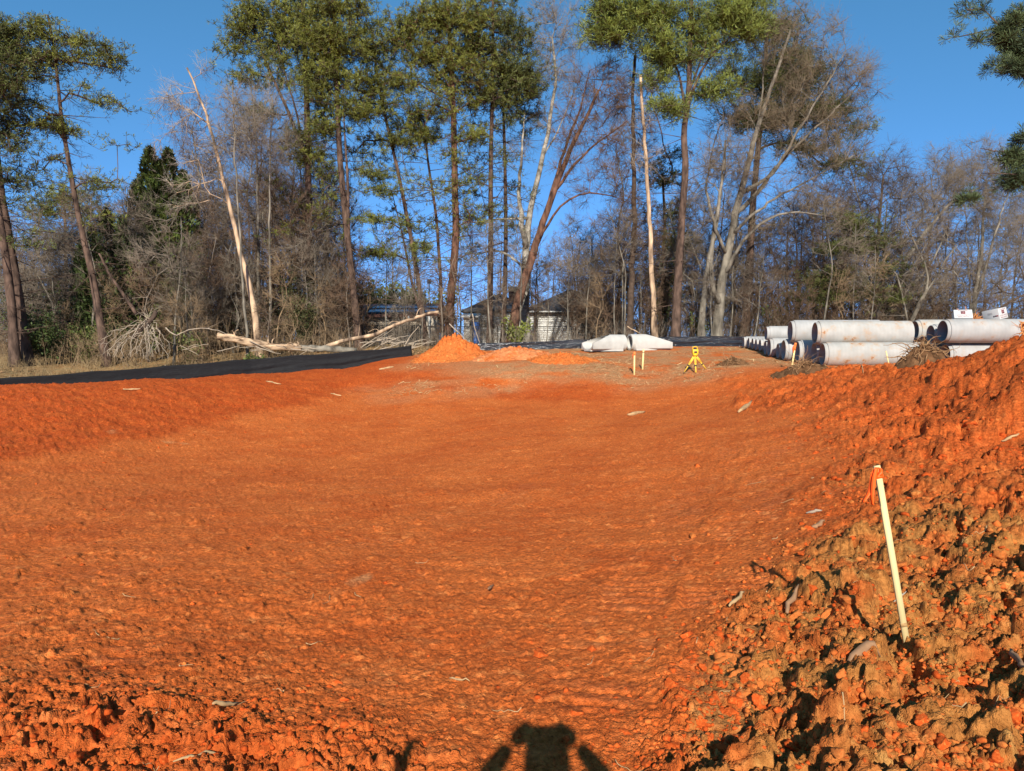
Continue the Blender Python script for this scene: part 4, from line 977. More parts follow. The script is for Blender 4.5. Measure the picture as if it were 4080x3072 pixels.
pine('dark crowned pine with a narrow upright head next to the white barked oak', 41, [(1952,1385),(1953,1150),(1956,900),(1955,650),(1962,380),(1965,-40)], 30, 12,
     [(1960,80,100,100),(2040,160,80,80),(1900,200,80,80),(1990,270,110,70),(2080,300,60,60),(1940,370,90,50),(2060,420,70,36),(2100,330,40,40),(2000,480,80,30),(2110,360,50,30),(1930,560,50,20)], 84, 28, seed=16, whorls=24, m_n=m_needle_d, padsize=(.85,.45), snags=40)
pine('plain straight pine trunk close behind the dark crowned pine', 43, [(2002,1385),(2012,1150),(2016,900),(2012,650),(2005,420),(2000,250)], 24, 10, [(2040,390,60,50),(2000,330,80,50),(2110,470,50,30)], 26, 22, seed=17, whorls=18, m_n=m_needle_d, snags=44)
bare('white barked oak with two stems and a tall fan of fine twigs', 42, [(2092,1385),(2092,1150),(2094,980),(2110,840),(2160,640),(2195,470),(2215,300),(2200,150)], 46, 8,
     [(2190,60,120,80),(2240,170,90,110),(2150,200,80,90),(2210,310,90,70),(2110,330,60,60),(2280,370,60,60),(2150,480,70,70),(2060,600,70,70)], 190,
     stems=((.35,[(2080,900),(2065,760),(2080,600),(2090,420)],30),(.28,[(2000,990),(1900,1010),(1850,1060)],13),(.42,[(2020,870),(1930,880),(1850,890)],13),(.62,[(2240,480),(2280,380)],9)), seed=18, m_t=m_twig_g, tw=6, m_b=mat('whitish_oak_bark', (.15,.135,.108), rough=.9, vary=.45, scale=3, bump=.015, bscale=10, col2=(.28,.255,.21)))
bare('broken reddish tree leaning over to a dark mass of seed balls and twigs', 39, [(2035,1380),(2055,1230),(2110,1050),(2165,880),(2230,700),(2290,560),(2345,450),(2385,360)], 52, 12,
     [(2350,300,110,70),(2440,330,100,90),(2300,420,100,80),(2400,450,110,90),(2250,520,90,80),(2340,560,120,80),(2460,560,90,90),(2250,640,70,60),(2420,680,100,70),(2330,760,100,60)], 240, stems=((.55,[(2260,560),(2330,400),(2350,280)],22),(.6,[(2350,580),(2440,530),(2500,480)],16),(.42,[(2250,790),(2360,760),(2460,790)],14)), m_b=m_bark_r, m_t=m_twig_b, seed=19, tw=7, tlen=(.35,.9), name='leaning_tree', low=.35)
bare('vine smothered dark trunk left of the pale peeled trunk', 40, [(2505,1385),(2515,1150),(2528,900),(2525,650),(2520,400),(2530,220)], 34, 12,
     [(2530,400,70,120),(2560,560,80,120),(2500,720,70,110),(2560,820,80,110),(2520,950,70,110),(2600,950,70,110),(2480,420,80,80)], 190, m_b=m_bark_d, m_t=m_twig_b, seed=20, tw=7, tlen=(.3,.8), up=-.1, low=.1, thick=.5)
bare('pale orange peeled trunk of a dead tree, bright in the sun', 38.5, [(2612,1385),(2600,1150),(2590,900),(2575,650),(2558,420),(2552,300)], 27, 12, [(2570,330,60,60),(2600,480,70,80),(2570,620,60,80)], 50, m_b=m_pale, m_t=m_twig_w, seed=21, name='dead_tree', cat='dead tree', tw=4, up=-.1)
pine('bright green pine with a kinked bare trunk and layered crown', 38, [(2690,1385),(2700,1150),(2715,900),(2735,620),(2718,545),(2742,420),(2748,250),(2752,80),(2755,-40)], 44, 18,
     [(2480,90,130,80),(2420,130,70,60),(2600,70,120,70),(2740,70,120,70),(2900,60,130,80),(2620,170,90,60),(2800,160,100,70),(2960,120,80,70),(2420,30,80,50),(2690,230,100,30),(2640,400,55,30),(2700,450,55,40),(2830,360,70,36),(2900,370,60,30),(2750,240,70,28),(3000,30,80,50),(2600,300,50,20)], 112, 30,
     stems=((.7,[(2800,260),(2880,170),(2960,100)],18),(.68,[(2700,250),(2630,200),(2560,90)],16),(.74,[(2810,200),(2830,60)],12)), seed=22, m_n=m_needle_b, padsize=(.8,.4), tl=(.22,.36), snags=30)
OAKS = m_bark_g
bare('huge spreading pale oak whose fine twigs fan out wide against the sky', 40, [(2850,1385),(2868,1180),(2900,1000),(2930,850),(2975,680),(3020,500),(3080,330),(3150,120)], 50, 10,
     [(3150,120,120,130),(3280,200,120,140),(3370,320,110,130),(3430,330,80,110),(3200,330,150,120),(3080,250,110,120),(3300,480,140,110),(3420,480,70,80),(3120,480,150,100),(2960,450,130,100),(3250,620,170,90),(3000,640,150,90),(3350,640,110,70),(2880,660,90,80),(3150,760,160,80),(3050,900,170,80),(3250,850,130,70)], 620,
     stems=((.42,[(3000,800),(3080,680),(3190,560),(3300,470),(3420,340)],24),(.5,[(3090,690),(3200,480),(3300,330),(3370,200)],20),(.3,[(2840,900),(2810,760),(2830,620),(2880,470)],18),(.25,[(2960,960),(3060,860),(3180,840),(3330,870)],20),(.36,[(2980,870),(3100,780),(3260,700),(3400,620)],16),(.15,[(2830,1100),(2850,900),(2880,720),(2900,560)],26),(.62,[(3040,420),(3040,250),(3060,60)],13)), seed=23, m_b=m_bark_g, m_t=mat('tan_oak_twigs', (.16,.12,.075), rough=.9, vary=.3, scale=1.2), tw=6, tlen=(.4,1.15), thick=.9, name='oak_tree')
bare('second pale oak trunk leaning beside the huge spreading oak', 39.4, [(2790,1385),(2800,1200),(2830,1000),(2860,850),(2880,700),(2890,560)], 34, 8, [(2900,560,100,80),(2830,640,90,70),(2960,700,90,70),(2780,760,80,70),(2860,840,110,60)], 130, seed=24, tw=6, name='oak_tree')
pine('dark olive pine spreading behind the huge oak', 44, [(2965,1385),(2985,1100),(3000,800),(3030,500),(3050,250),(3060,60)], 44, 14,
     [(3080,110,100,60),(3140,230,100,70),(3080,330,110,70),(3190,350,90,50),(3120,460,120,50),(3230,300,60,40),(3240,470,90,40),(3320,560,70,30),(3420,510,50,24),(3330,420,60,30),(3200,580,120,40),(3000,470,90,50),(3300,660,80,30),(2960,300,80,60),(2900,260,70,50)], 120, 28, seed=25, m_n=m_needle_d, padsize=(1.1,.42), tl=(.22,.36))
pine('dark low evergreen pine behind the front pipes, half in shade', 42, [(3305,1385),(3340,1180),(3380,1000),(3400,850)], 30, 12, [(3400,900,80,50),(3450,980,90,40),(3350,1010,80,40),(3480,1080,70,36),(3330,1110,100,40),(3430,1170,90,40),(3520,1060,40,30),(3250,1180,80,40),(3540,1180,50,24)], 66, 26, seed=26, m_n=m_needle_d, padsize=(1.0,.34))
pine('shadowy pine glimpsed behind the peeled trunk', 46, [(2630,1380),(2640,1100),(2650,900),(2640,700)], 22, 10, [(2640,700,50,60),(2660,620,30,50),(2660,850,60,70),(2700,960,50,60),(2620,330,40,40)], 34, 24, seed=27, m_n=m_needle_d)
bare('thick dark twigged tree crowding up behind the dark low pine', 44, [(3480,1385),(3490,1150),(3500,900),(3520,700)], 26, 8, [(3520,680,120,110),(3440,800,120,100),(3590,760,80,110),(3420,940,110,80),(3560,920,90,90),(3350,880,90,80)], 260, m_b=m_bark_d, m_t=mat('dusky_twigs', (.085,.066,.05), rough=.9, vary=.3, scale=1.2), seed=28, tw=7, tlen=(.4,1.0))
bare('leaning oak with a thick bare limb slanting across the sky behind the pipes', 46, [(3555,1385),(3570,1140),(3610,1030),(3680,930),(3740,860),(3800,800)], 34, 10, [(3800,700,110,90),(3880,760,110,80),(3720,760,90,80),(3650,830,60,60),(3900,850,80,60),(3960,690,70,80)], 210, stems=((.3,[(3690,1080),(3740,1000),(3770,920)],15),(.2,[(3640,1130),(3750,1120),(3850,1130)],9)), seed=29, tw=6, name='oak_tree', m_t=m_twig_g)
bare('two stemmed pale tree behind the sealant boxes', 50, [(3870,1385),(3880,1200),(3910,1050),(3915,900),(3930,720)], 26, 7, [(3930,650,120,110),(4010,720,90,110),(3850,720,90,100),(4000,880,100,90),(3860,900,80,80),(3940,780,100,90)], 260, stems=((.15,[(3900,1150),(3950,1000),(3990,850),(4030,720)],16),(.1,[(3860,1100),(3855,950),(3840,800)],12)), seed=30, tw=6, m_t=m_twig_g)
bare('curved limbed low tree by the photo edge behind the small orange root', 44, [(4150,1330),(4090,1150),(4060,1190),(4000,1215),(3960,1240)], 20, 8, [(4020,1050,100,80),(4060,950,80,80),(3960,1130,80,60)], 110, seed=31, tw=6, m_b=m_bark_d)

# near pine whose boughs reach into the picture
pine('near pine at the photo edge, only its long needled boughs reaching into view', 22, [(4720,1420),(4660,900),(4600,400),(4560,-300)], 110, 60,
     [(4040,110,60,40),(4010,170,50,30),(4070,200,40,40),(4060,280,40,36),(3990,130,20,16),(4075,70,30,30),(4000,270,30,20),(4040,620,30,20),(4060,560,30,20),(4075,660,24,30),(4010,690,24,14),(4050,720,30,20),(3806,140,26,16),(3862,45,18,22),(3918,42,18,18),(3890,160,22,12),(3962,268,24,14),(3910,595,22,16),(3915,690,22,14),(3850,795,22,14)], 84, 6, seed=32, m_n=m_needle_blue, padsize=(.22,.16), tk=30, tl=(.17,.27), tw=.016, snags=0, low=.4, thick=.5,
     stems=((.62,[(4250,60),(4080,80),(3975,105),(3910,125),(3860,150),(3800,150)],26),(.52,[(4300,350),(4150,270),(4060,230),(3960,260)],20),(.45,[(4280,640),(4130,600),(4020,600),(3930,625),(3905,590)],20),(.42,[(4280,760),(4120,700),(4000,690),(3910,690)],18)))
for q in [(3862,150),]: pass
# ------------------------------------------------------------------ thicket: trees seen only as one of many share a label within their place
proto_rng = np.random.RandomState(99)
def hide_name(o, n): o.name = n
def relabel(o, label, group):
    o['label'] = label; o['group'] = group
def scatter(protos, spots, label, group, rng, used):
    for (px, d, sc) in spots:
        k = rng.randint(len(protos)); o = protos[k]
        if id(o) in used: o = copy_tree(o)
        else: used.add(id(o))
        b = ground_of(px, 1385, d); o.location = Vector(b); o.rotation_euler = (rng.normal(0,.035), rng.normal(0,.035), rng.uniform(0,6.28)); o.scale = (sc*rng.uniform(.85,1.2),)*2+(sc,)
        relabel(o, label, group)
used = set(); prs = []
for k in range(6):
    x0 = 2000; top = 470+40*k; w_ = [70,95,60,80,110,75][k]
    prs.append(bare('x', 50, [(x0,1385),(x0+proto_rng.normal(0,12),1150),(x0+proto_rng.normal(0,20),900),(x0+proto_rng.normal(0,26),700),(x0+proto_rng.normal(0,30),top+40)], [15,20,13,18,24,16][k], 4,
        [(x0,top,w_*.8,110),(x0-w_*.6,top+130,w_*.9,110),(x0+w_*.6,top+160,w_*.9,120),(x0,top+300,w_*1.1,110),(x0+w_*.4,top+420,w_*.9,80)], 120, seed=200+k, tw=5, m_b=[m_bark_g,m_bark_d,m_bark_g,m_bark_g,m_bark_d,m_bark_g][k], m_t=[m_twig_g,m_twig_g,m_twig_b,m_twig_g,m_twig_g,m_twig_b][k], stems=((.45,[(x0+w_*.3,850),(x0+w_*.55,top+160)],9),) if k % 2 else (), tlen=(.45,1.1), tr=.008, sides=8))
rz = np.random.RandomState(3)
def spots(n, x0, x1, d0, d1, s0, s1):
    xs = np.linspace(x0, x1, n)+rz.uniform(-.4,.4,n)*(x1-x0)/n
    return [(xs[i], rz.uniform(d0,d1), rz.uniform(s0,s1)) for i in range(n)]
scatter(prs, spots(24, 800, 1330, 44, 64, .7, 1.15), 'leafless grey tree in the thicket behind the peeling dead tree', 'leafless thicket trees behind the dead tree', rz, used)
scatter(prs, spots(22, -150, 820, 44, 64, .45, .75), 'leafless tree in the shaded thicket behind the black evergreen', 'leafless trees in the shaded thicket', rz, used)
scatter(prs, spots(18, 1350, 2700, 66, 95, .5, .95), 'thin leafless tree far behind the white sided houses', 'leafless trees beyond the houses', rz, used)
scatter(prs, spots(20, 2300, 3350, 45, 60, .5, .95), 'leafless tree filling the gaps behind the pale oaks', 'leafless trees behind the oaks', rz, used)
scatter(prs, spots(20, 3350, 4350, 50, 74, .7, 1.05), 'leafless tree in the airy background wood beyond the concrete pipes', 'leafless trees beyond the pipes', rz, used)
# saplings
sps = []
for k in range(5):
    x0 = 2000; t_ = 1385-[420,330,500,280,380][k]
    sps.append(bare('x', 40, [(x0,1388),(x0+rz.normal(0,10),1250),(x0+rz.normal(0,22),(1385+t_)/2),(x0+rz.normal(0,34),t_)], [7,6,9,5,7][k], 2, [(x0,t_+40,50,60),(x0-20,t_+130,60,60),(x0+25,t_+220,50,50)], 34, seed=300+k, tw=5, m_b=[m_bark_g,m_twig_g,m_bark_g,m_brush,m_bark_g][k], m_t=[m_twig_g,m_twig_b,m_twig_g,m_brush,m_twig_g][k], name='sapling', cat='sapling', tlen=(.3,.8), sides=6, jit=.05))
us = set()
scatter(sps, spots(34, 120, 1300, 33.5, 42, .7, 1.35), 'slender bare sapling among the brush behind the matte black fence', 'saplings behind the matte fence', rz, us)
scatter(sps, spots(20, 1330, 2500, 37, 44, .6, 1.2), 'slender bare sapling between the trunks in front of the houses', 'saplings in front of the houses', rz, us)
scatter(sps, spots(24, 2500, 3650, 37.5, 46, .6, 1.25), 'slender bare sapling among the oaks behind the glossy fence', 'saplings among the oaks', rz, us)

ups = []
for k in range(4):
    x0 = 2000; t_ = 1385-[380,300,460,340][k]
    ups.append(bare('x', 42, [(x0,1388),(x0+rz.normal(0,14),1280),(x0+rz.normal(0,26),(1385+t_)/2+40),(x0+rz.normal(0,40),t_+60)], [11,9,12,8][k], 3, [(x0,t_+60,90,80),(x0-60,t_+150,90,80),(x0+60,t_+190,90,80),(x0,t_+260,100,60)], 95, seed=330+k, tw=6, m_b=[m_bark_g,m_bark_d,m_bark_d,m_bark_g][k], m_t=[m_twig_g,m_twig_b,m_twig_b,m_twig_g][k], name='understory_tree', stems=((.2,[(x0+40,1200),(x0+70,t_+120)],6),(.12,[(x0-50,1190),(x0-80,t_+150)],6)), tlen=(.35,.9), tr=.007, sides=6))
uu = set()
scatter(ups, spots(26, -60, 880, 36, 47, .8, 1.45), 'bushy leafless understory tree in the dim edge of the wood around the evergreens', 'understory trees around the evergreens', rz, uu)
scatter(ups, spots(18, 860, 1400, 38, 50, .8, 1.5), 'bushy leafless understory tree between the dead tree and the cedar thicket', 'understory trees by the dead tree', rz, uu)
scatter(ups, spots(6, 1400, 2350, 39, 44, .5, .8), 'bushy leafless understory tree screening the houses', 'understory trees screening the houses', rz, uu)
scatter(ups, spots(34, 2300, 3650, 41, 54, .8, 1.6), 'bushy leafless understory tree tangled beneath the oaks', 'understory trees beneath the oaks', rz, uu)
scatter(ups, spots(16, 3600, 4300, 48, 62, .7, 1.3), 'bushy leafless understory tree low behind the far stack of pipes', 'understory trees behind the pipes', rz, uu)
# brush: more stems than anyone could count
def brush(name, n, x0, x1, d0, d1, hmin, hmax, m, seed, tw=5, fat=1.0):
    rng = np.random.RandomState(seed); px = rng.uniform(x0, x1, n); d = rng.uniform(d0, d1, n)
    q = np.stack([(px-CXP)/FOC*d, d], 1); z = zg(q[:,0], q[:,1])-.05; b = np.c_[q, z]
    keep = q[:,1] > fence_y(q[:,0])+1.3+rng.rand(n)*1.2; keep &= (fbm(q[:,0]*.5, q[:,1]*.5, 3, seed) > -.18); b = b[keep]; n = len(b)
    dirn = nrm(rng.normal(0,.28,(n,3))+[0,0,1]); h = rng.uniform(hmin, hmax, (n,1))*(.6+.8*rng.rand(n,1)); mid = b+dirn*h*.55; d2 = nrm(dirn+rng.normal(0,.3,(n,3))); e = mid+d2*h*.5
    mb = MB(); segs(mb, b, mid, np.full(n,.011*fat), np.full(n,.008*fat), 3); cones(mb, mid, e, np.full(n,.008*fat))
    twig_spray(mb, mid, dirn, rng, tw, (.25*fat,.8*fat), .006*fat, .8, .1, 2); twig_spray(mb, mid+(e-mid)*.5, d2, rng, 2, (.2*fat,.6*fat), .005*fat, .7, .1, 1)
    o = mb.build(name, m, origin=(0,0,0)); tag(o, kind='stuff'); return o
brush('undergrowth', 1500, -60, 1400, 33, 44, .8, 2.4, m_brush, 61, 5)
brush('undergrowth', 330, 1300, 2520, 36, 42, .4, 1.2, m_twig_g, 69, 4)
brush('undergrowth', 650, 2500, 3900, 37, 47, .6, 2.0, m_twig_g, 62, 5)
brush('undergrowth', 700, 2520, 4300, 40, 56, 1.0, 3.2, m_twig_b, 63, 6)
brush('distant_thicket', 900, -300, 1350, 46, 66, 3.0, 7.0, m_twig_b, 65, 7, 1.5)
brush('distant_thicket', 700, -200, 1300, 44, 60, 2.0, 5.0, m_bark_d, 66, 6, 1.5)
brush('distant_thicket', 900, 1300, 4400, 68, 100, 3.0, 6.5, m_twig_g, 67, 7, 1.8)
brush('distant_thicket', 700, 2400, 3700, 46, 60, 2.0, 5.0, m_twig_b, 68, 7)
brush('dead_weeds', 900, -100, 1700, 27, 36, .10, .36, mat('straw_weeds', (.26,.18,.09), rough=.95, vary=.3, scale=2), 64, 3)
# leaf litter and straw on the verge and the pad
def litter(name, n, pick, m, seed, L=(.05,.22), w=.012, lift=.012):
    rng = np.random.RandomState(seed); P_ = pick(rng, n); a = rng.uniform(0, 6.28, len(P_)); l = rng.uniform(*L, len(P_))*.5
    d_ = np.stack([np.cos(a)*l, np.sin(a)*l, rng.normal(0,.25,len(P_))*l], 1); s_ = np.stack([-np.sin(a), np.cos(a), rng.normal(0,.3,len(P_))], 1)*w*.5*rng.uniform(.5,1.5,(len(P_),1))
    c = np.array([[x, y, zs(x, y)+lift] for x, y in P_]); V = np.stack([c-d_-s_, c+d_-s_*.6, c+d_+s_*.6, c-d_+s_], 1).reshape(-1,3)
    o = MB().add(V, Q=np.arange(len(P_)*4).reshape(-1,4)).build(name, m, origin=(0,0,0)); tag(o, kind='stuff'); return o
m_straw = mat('dry_straw', (.52,.36,.17), rough=.9, vary=.35, scale=3); m_leaf = mat('fallen_leaves', (.30,.17,.08), rough=.9, vary=.4, scale=3)
def pick_pad(rng, n):
    y = rng.uniform(23, 35, n*2); x = rng.uniform(-4, 15, n*2); k = (y < fence_y(x)-.3) & (fbm(x*.5,y*.5,3,5)+.25 > rng.rand(n*2)*.6); return np.stack([x,y],1)[k][:n]
litter('straw_litter', 4200, pick_pad, m_straw, 71, (.08,.35), .016)
def pick_verge(rng, n):
    x = rng.uniform(-26, 12, n); y = fence_y(x)+rng.uniform(.4, 9, n)**1; return np.stack([x,y],1)
litter('leaf_litter', 4500, pick_verge, m_leaf, 72, (.1,.3), .06, .02)

# shrubs
SH = [('dark glossy shrub mass at the foot of the edge pines',190,1430,34,3.2,2.6,2600,m_holly),('deep green laurel mass filling the gap behind the edge pines',120,1400,38,5,4.2,3200,m_holly),('dark broadleaf thicket between the open crowned pine and the bleached roots',420,1400,37,4,3.4,2400,m_holly),('dim green thicket behind the peeling dead tree',900,1390,40,4.5,3.0,2200,m_holly),('dull green shrub between the edge pines and the open crowned pine',330,1420,35,2.2,2.0,1500,m_shrub),
      ('low dark shrub under the black evergreen',470,1400,35.5,2.6,1.9,1700,m_holly),('upright young evergreen glowing green behind the bleached branch pile',605,1370,35,1.1,2.9,900,m_shrub),
      ('dusty green shrub near the splintered log end',760,1400,34.5,1.9,1.6,900,m_shrub),('small round green bush in front of the fallen log',1020,1400,32.2,.85,.75,600,m_shrub),
      ('tall shadowy cedar thicket in front of the white shed wall',1215,1380,38,3.2,4.6,3600,mat('cedar_foliage',(.06,.065,.02),rough=.7,vary=.4,scale=2)),('dense cedar clump behind the cedar thicket',1110,1380,40,3.0,3.4,2400,mat('cedar_foliage_dark',(.04,.05,.018),rough=.7,vary=.4,scale=2)),
      ('bright yellow green bush growing at the broken base of the leaning tree',2060,1370,38.2,1.7,1.75,800,mat('yellow_green_leaves',(.15,.17,.03),rough=.6,vary=.35,scale=2)),
      ('tall vine hung evergreen between the pale oaks and the pipes',2640,1370,43,2.2,5.5,2000,m_holly),('ivy covered bush at the foot of the second oak',2790,1370,41,1.6,2.0,700,m_shrub),
      ('dark evergreen shrub in the gap behind the far small pipes',3080,1370,43,3.0,2.4,1600,m_holly),('green lit shrub behind the top pipes',3300,1370,45,3.4,3.0,1700,m_shrub),
      ('dark broad shrub behind the stained pipe end',3480,1370,46,4.0,3.0,1900,m_holly),('round olive bush in the distance between the stacks and the cartons',3720,1370,56,4.6,3.6,1800,m_shrub)]
for k, (lb, px, py, d, w_, h_, n, m_) in enumerate(SH): bush(lb, px, py, d, w_, h_, n, m_, 400+k, leaf=.075 if d < 50 else .12)
for k, (px, top, w_) in enumerate([(1450,1150,7),(1580,1130,7),(1700,1165,6)]):
    lb = ['wide green tree rising over the dark solar roof','taller green tree crowning the middle of the low house roof','green tree near the thin pole behind the low house'][k]
    bush(lb, px, 1385, 68, w_, (1385-top)*68/FOC, 3800, m_shrub, 450+k, cat='tree', name='evergreen_tree', leaf=.2, stems=30)

# ------------------------------------------------------------------ houses behind the wood
m_side = mat('white_lap_siding', (.66,.65,.61), rough=.7, vary=.06, scale=2); m_beige = mat('beige_siding', (.52,.44,.34), rough=.75, vary=.06, scale=2)
m_shing = mat('grey_shingles', (.06,.062,.07), rough=.9, vary=.3, scale=9); m_brownroof = mat('brown_roof_metal', (.13,.05,.035), rough=.6, vary=.2, scale=3)
m_trim = mat('white_trim', (.55,.55,.53), rough=.6, vary=.04); m_glass = mat('dark_window_glass', (.02,.025,.03), rough=.08, vary=.1, spec=.6)
m_brick = mat('chimney_brick', (.22,.07,.045), rough=.9, vary=.3, scale=14); m_panel = mat('solar_panel_glass', (.015,.02,.04), rough=.15, vary=.2, spec=.6); m_screen = mat('dark_lattice_screen', (.05,.045,.042), rough=.9, vary=.3, scale=8)
m_wire = mat('dark_chain_link', (.03,.03,.03), rough=.6, vary=.1)
def lap_wall(root, x0, x1, y, z0, z1, m, depth, board=.16):
    """front wall made of lap boards, with the block of the house behind it"""
    wb = MB(); box(wb, ((x0+x1)/2, y+depth/2+.03, (z0+z1)/2), (x1-x0, depth, z1-z0)); wl = wb.build('wall', m, root)
    n = int((z1-z0)/board); bmsh = None
    for k in range(n):
        z = z0+(k+.5)*(z1-z0)/n
        if bmsh is None:
            b_ = MB(); h_ = (z1-z0)/n; hx = (x1-x0)/2
            V = [(-hx,-.012,h_*.5),(hx,-.012,h_*.5),(hx,-.034,-h_*.5),(-hx,-.034,-h_*.5),(-hx,.025,h_*.5),(hx,.025,h_*.5),(hx,.025,-h_*.5),(-hx,.025,-h_*.5)]
            b_.add(V, Q=[[0,3,2,1],[4,5,6,7],[0,1,5,4],[3,7,6,2],[1,2,6,5],[0,4,7,3]]); bmsh = b_.mesh('siding_board', m)
        o = bpy.data.objects.new('siding_board', bmsh); col.objects.link(o); o.parent = wl; o.location = Vector(np.array([(x0+x1)/2, y, z])-wpos(wl))
    return wl
def window(root, x, y, z, w_, h_, panes=(2,3)):
    fb = MB(); t = .07
    for c, s_ in (((x,y,z+h_/2),(w_+2*t,.06,t)),((x,y,z-h_/2),(w_+2*t,.06,t)),((x-w_/2-t/2,y,z),(t,.06,h_-t)),((x+w_/2+t/2,y,z),(t,.06,h_-t))): box(fb, c, s_)
    for i in range(1, panes[0]): box(fb, (x-w_/2+w_*i/panes[0], y+.012, z), (.025,.03,h_-t))
    for i in range(1, panes[1]): box(fb, (x, y+.014, z-h_/2+h_*i/panes[1]), (w_,.028,.025))
    f = fb.build('window', m_trim, root); gb = MB(); box(gb, (x, y+.028, z), (w_,.012,h_-t)); gb.build('pane', m_glass, f); return f
def hip_roof(root, x0, x1, y0, y1, z, h_, over=.45, hip=.5, m=None):
    x0 -= over; x1 += over; y0 -= over; y1 += over; ym = (y0+y1)/2; ins = (y1-y0)/2*hip*2
    ins = min(ins, (x1-x0)/2-.1)
    V = [(x0,y0,z),(x1,y0,z),(x1,y1,z),(x0,y1,z),(x0+ins,ym,z+h_),(x1-ins,ym,z+h_)]
    mb = MB().add(V, Q=[[0,1,5,4],[2,3,4,5]], T=[[1,2,5],[3,0,4]]); mb.add(np.array(V[:4])-[0,0,.12], Q=[[3,2,1,0]])
    lo = np.array(V[:4]); mb.add(np.concatenate([lo, lo-[0,0,.12]]), Q=[[4,5,1,0],[5,6,2,1],[6,7,3,2],[7,4,0,3]])
    return mb.build('roof', m or m_shing, root)
def X(px, d): return (px-CXP)/FOC*d
def Z(py, d): return P(2040, py, d)[2]
D2 = 55.0; h2_ = empty('white_house', (X(2180,D2), D2, .95)); tag(h2_, 'white sided house with grey hip roofs and a brick chimney behind the trees', 'house')
lap_wall(h2_, X(2095,D2), X(2490,D2), D2, .9, Z(1248,D2), m_side, 9.0); lap_wall(h2_, X(1862,D2+2), X(2094,D2+2), D2+2, .9, Z(1246,D2+2), m_side, 7.0)
r1_ = hip_roof(h2_, X(2095,D2), X(2490,D2), D2, D2+9, Z(1240,D2), 1.95); hip_roof(h2_, X(1862,D2+2), X(2110,D2+2), D2+2.1, D2+9.2, Z(1238,D2+2), 1.55)
ch = MB(); box(ch, (X(2045,D2+5), D2+5, Z(1200,D2+5)), (.75,.6,2.2)); chb = ch.build('chimney', m_brick, h2_); cc_ = MB(); box(cc_, (X(2045,D2+5), D2+5, Z(1200,D2+5)+1.12), (.9,.75,.1)); cc_.build('chimney_cap', m_trim, chb)
gt = MB(); bar(gt, (X(2095,D2)-.45, D2-.5, Z(1243,D2)), (X(2490,D2)+.45, D2-.5, Z(1243,D2)), .10, .10); gt.build('gutter', m_trim, h2_)
for (px, py, w_, h_, dd, pn) in ((2013,1262,.62,1.0,D2+1.97,(2,3)),(1935,1268,.6,1.15,D2+1.97,(1,2)),(2078,1268,.5,.9,D2+1.97,(1,2)),(2190,1285,.8,1.1,D2-.03,(2,2)),(2430,1290,.8,.9,D2-.03,(2,2))): window(h2_, X(px,dd), dd, Z(py,dd), w_, h_, pn)
D3 = 50.0; sh_ = empty('garden_shed', (X(1870,D3), D3, .95)); tag(sh_, 'small pale lean to shed beside the white house, blue barrel at its side', 'shed')
lap_wall(sh_, X(1848,D3), X(1905,D3), D3, .9, Z(1262,D3), m_side, 2.2); rf = MB(); box(rf, (X(1876,D3), D3+1.0, Z(1258,D3)+.06), (1.25,2.7,.07), np.array([[1,0,0],[0,math.cos(.12),math.sin(.12)],[0,-math.sin(.12),math.cos(.12)]])); rf.build('roof', m_trim, sh_)
brl = P(1896,1300,49.0); brl[2] = float(zg(brl[0],brl[1])); bm_ = MB(); z_ = brl[2]
polytube(bm_, [brl+[0,0,h_] for h_ in (0,.02,.3,.33,.36,.62,.65,.68,.95,.98,1.6)], [.27,.3,.3,.315,.3,.3,.315,.3,.3,.3,.26], 20)
tag(bm_.build('blue_barrel', mat('blue_plastic', (.03,.11,.36), rough=.5, vary=.1), smooth=True), 'tall blue plastic barrel beside the pale lean to shed', 'barrel')
D1 = 49.0; h1_ = empty('low_house', (X(1500,D1+4), D1+4, .95)); tag(h1_, 'low house with a brown edged roof, dark solar panels and a screened porch', 'house')
lap_wall(h1_, X(1355,D1+4), X(1712,D1+4), D1+4, .9, Z(1262,D1+4), m_beige, 7.5)
box_ = MB(); y0_, y1_ = D1+3.4, D1+8; z0_, z1_ = Z(1256,D1+4), Z(1256,D1+4)+1.0; xa, xb = X(1340,D1+4), X(1730,D1+4)
box_.add([(xa,y0_,z0_),(xb,y0_,z0_),(xb,y1_,z1_),(xa,y1_,z1_),(xa,y0_,z0_-.16),(xb,y0_,z0_-.16),(xb,y1_+4.5,z0_),(xa,y1_+4.5,z0_)], Q=[[0,1,2,3],[4,5,1,0],[3,2,6,7]], T=[[1,6,2],[0,3,7]]); rfo = box_.build('roof', m_brownroof, h1_)
sl = nrm(np.array([0,y1_-y0_,z1_-z0_])); nm_ = np.cross([1,0,0], sl)
pm = None
for i in range(5):
    for j in range(2):
        c = np.array([X(1492,D1+4)+i*.98, 0, 0])+np.array([0,y0_,z0_])+sl*(1.1+j*1.62)+nm_*.05
        if pm is None: q_ = MB(); box(q_, (0,0,0), (.94,1.58,.04), np.stack([np.array([1.,0,0]), sl, nm_])); pm = q_.mesh('solar_panel', m_panel)
        o = bpy.data.objects.new('solar_panel', pm); col.objects.link(o); o.parent = rfo; o.location = Vector(c-wpos(rfo))
gv = MB(); xg = X(1728,D1+3.2); gv.add([(X(1690,D1+3.2),D1+3.2,.9),(xg+.25,D1+3.2,.9),(xg+.25,D1+3.2,Z(1262,D1+3.2)),(X(1690,D1+3.2),D1+3.2,Z(1240,D1+3.2))], Q=[[0,1,2,3]]); gv2 = MB(); box(gv2, ((X(1690,D1+3.2)+xg+.25)/2, D1+3.32, (1+Z(1262,D1+3.2))/2), (xg+.25-X(1690,D1+3.2), .2, Z(1262,D1+3.2)-.9)); gv2.build('gable_wall', m_beige, h1_)
pf = MB(); y_ = D1+2.8
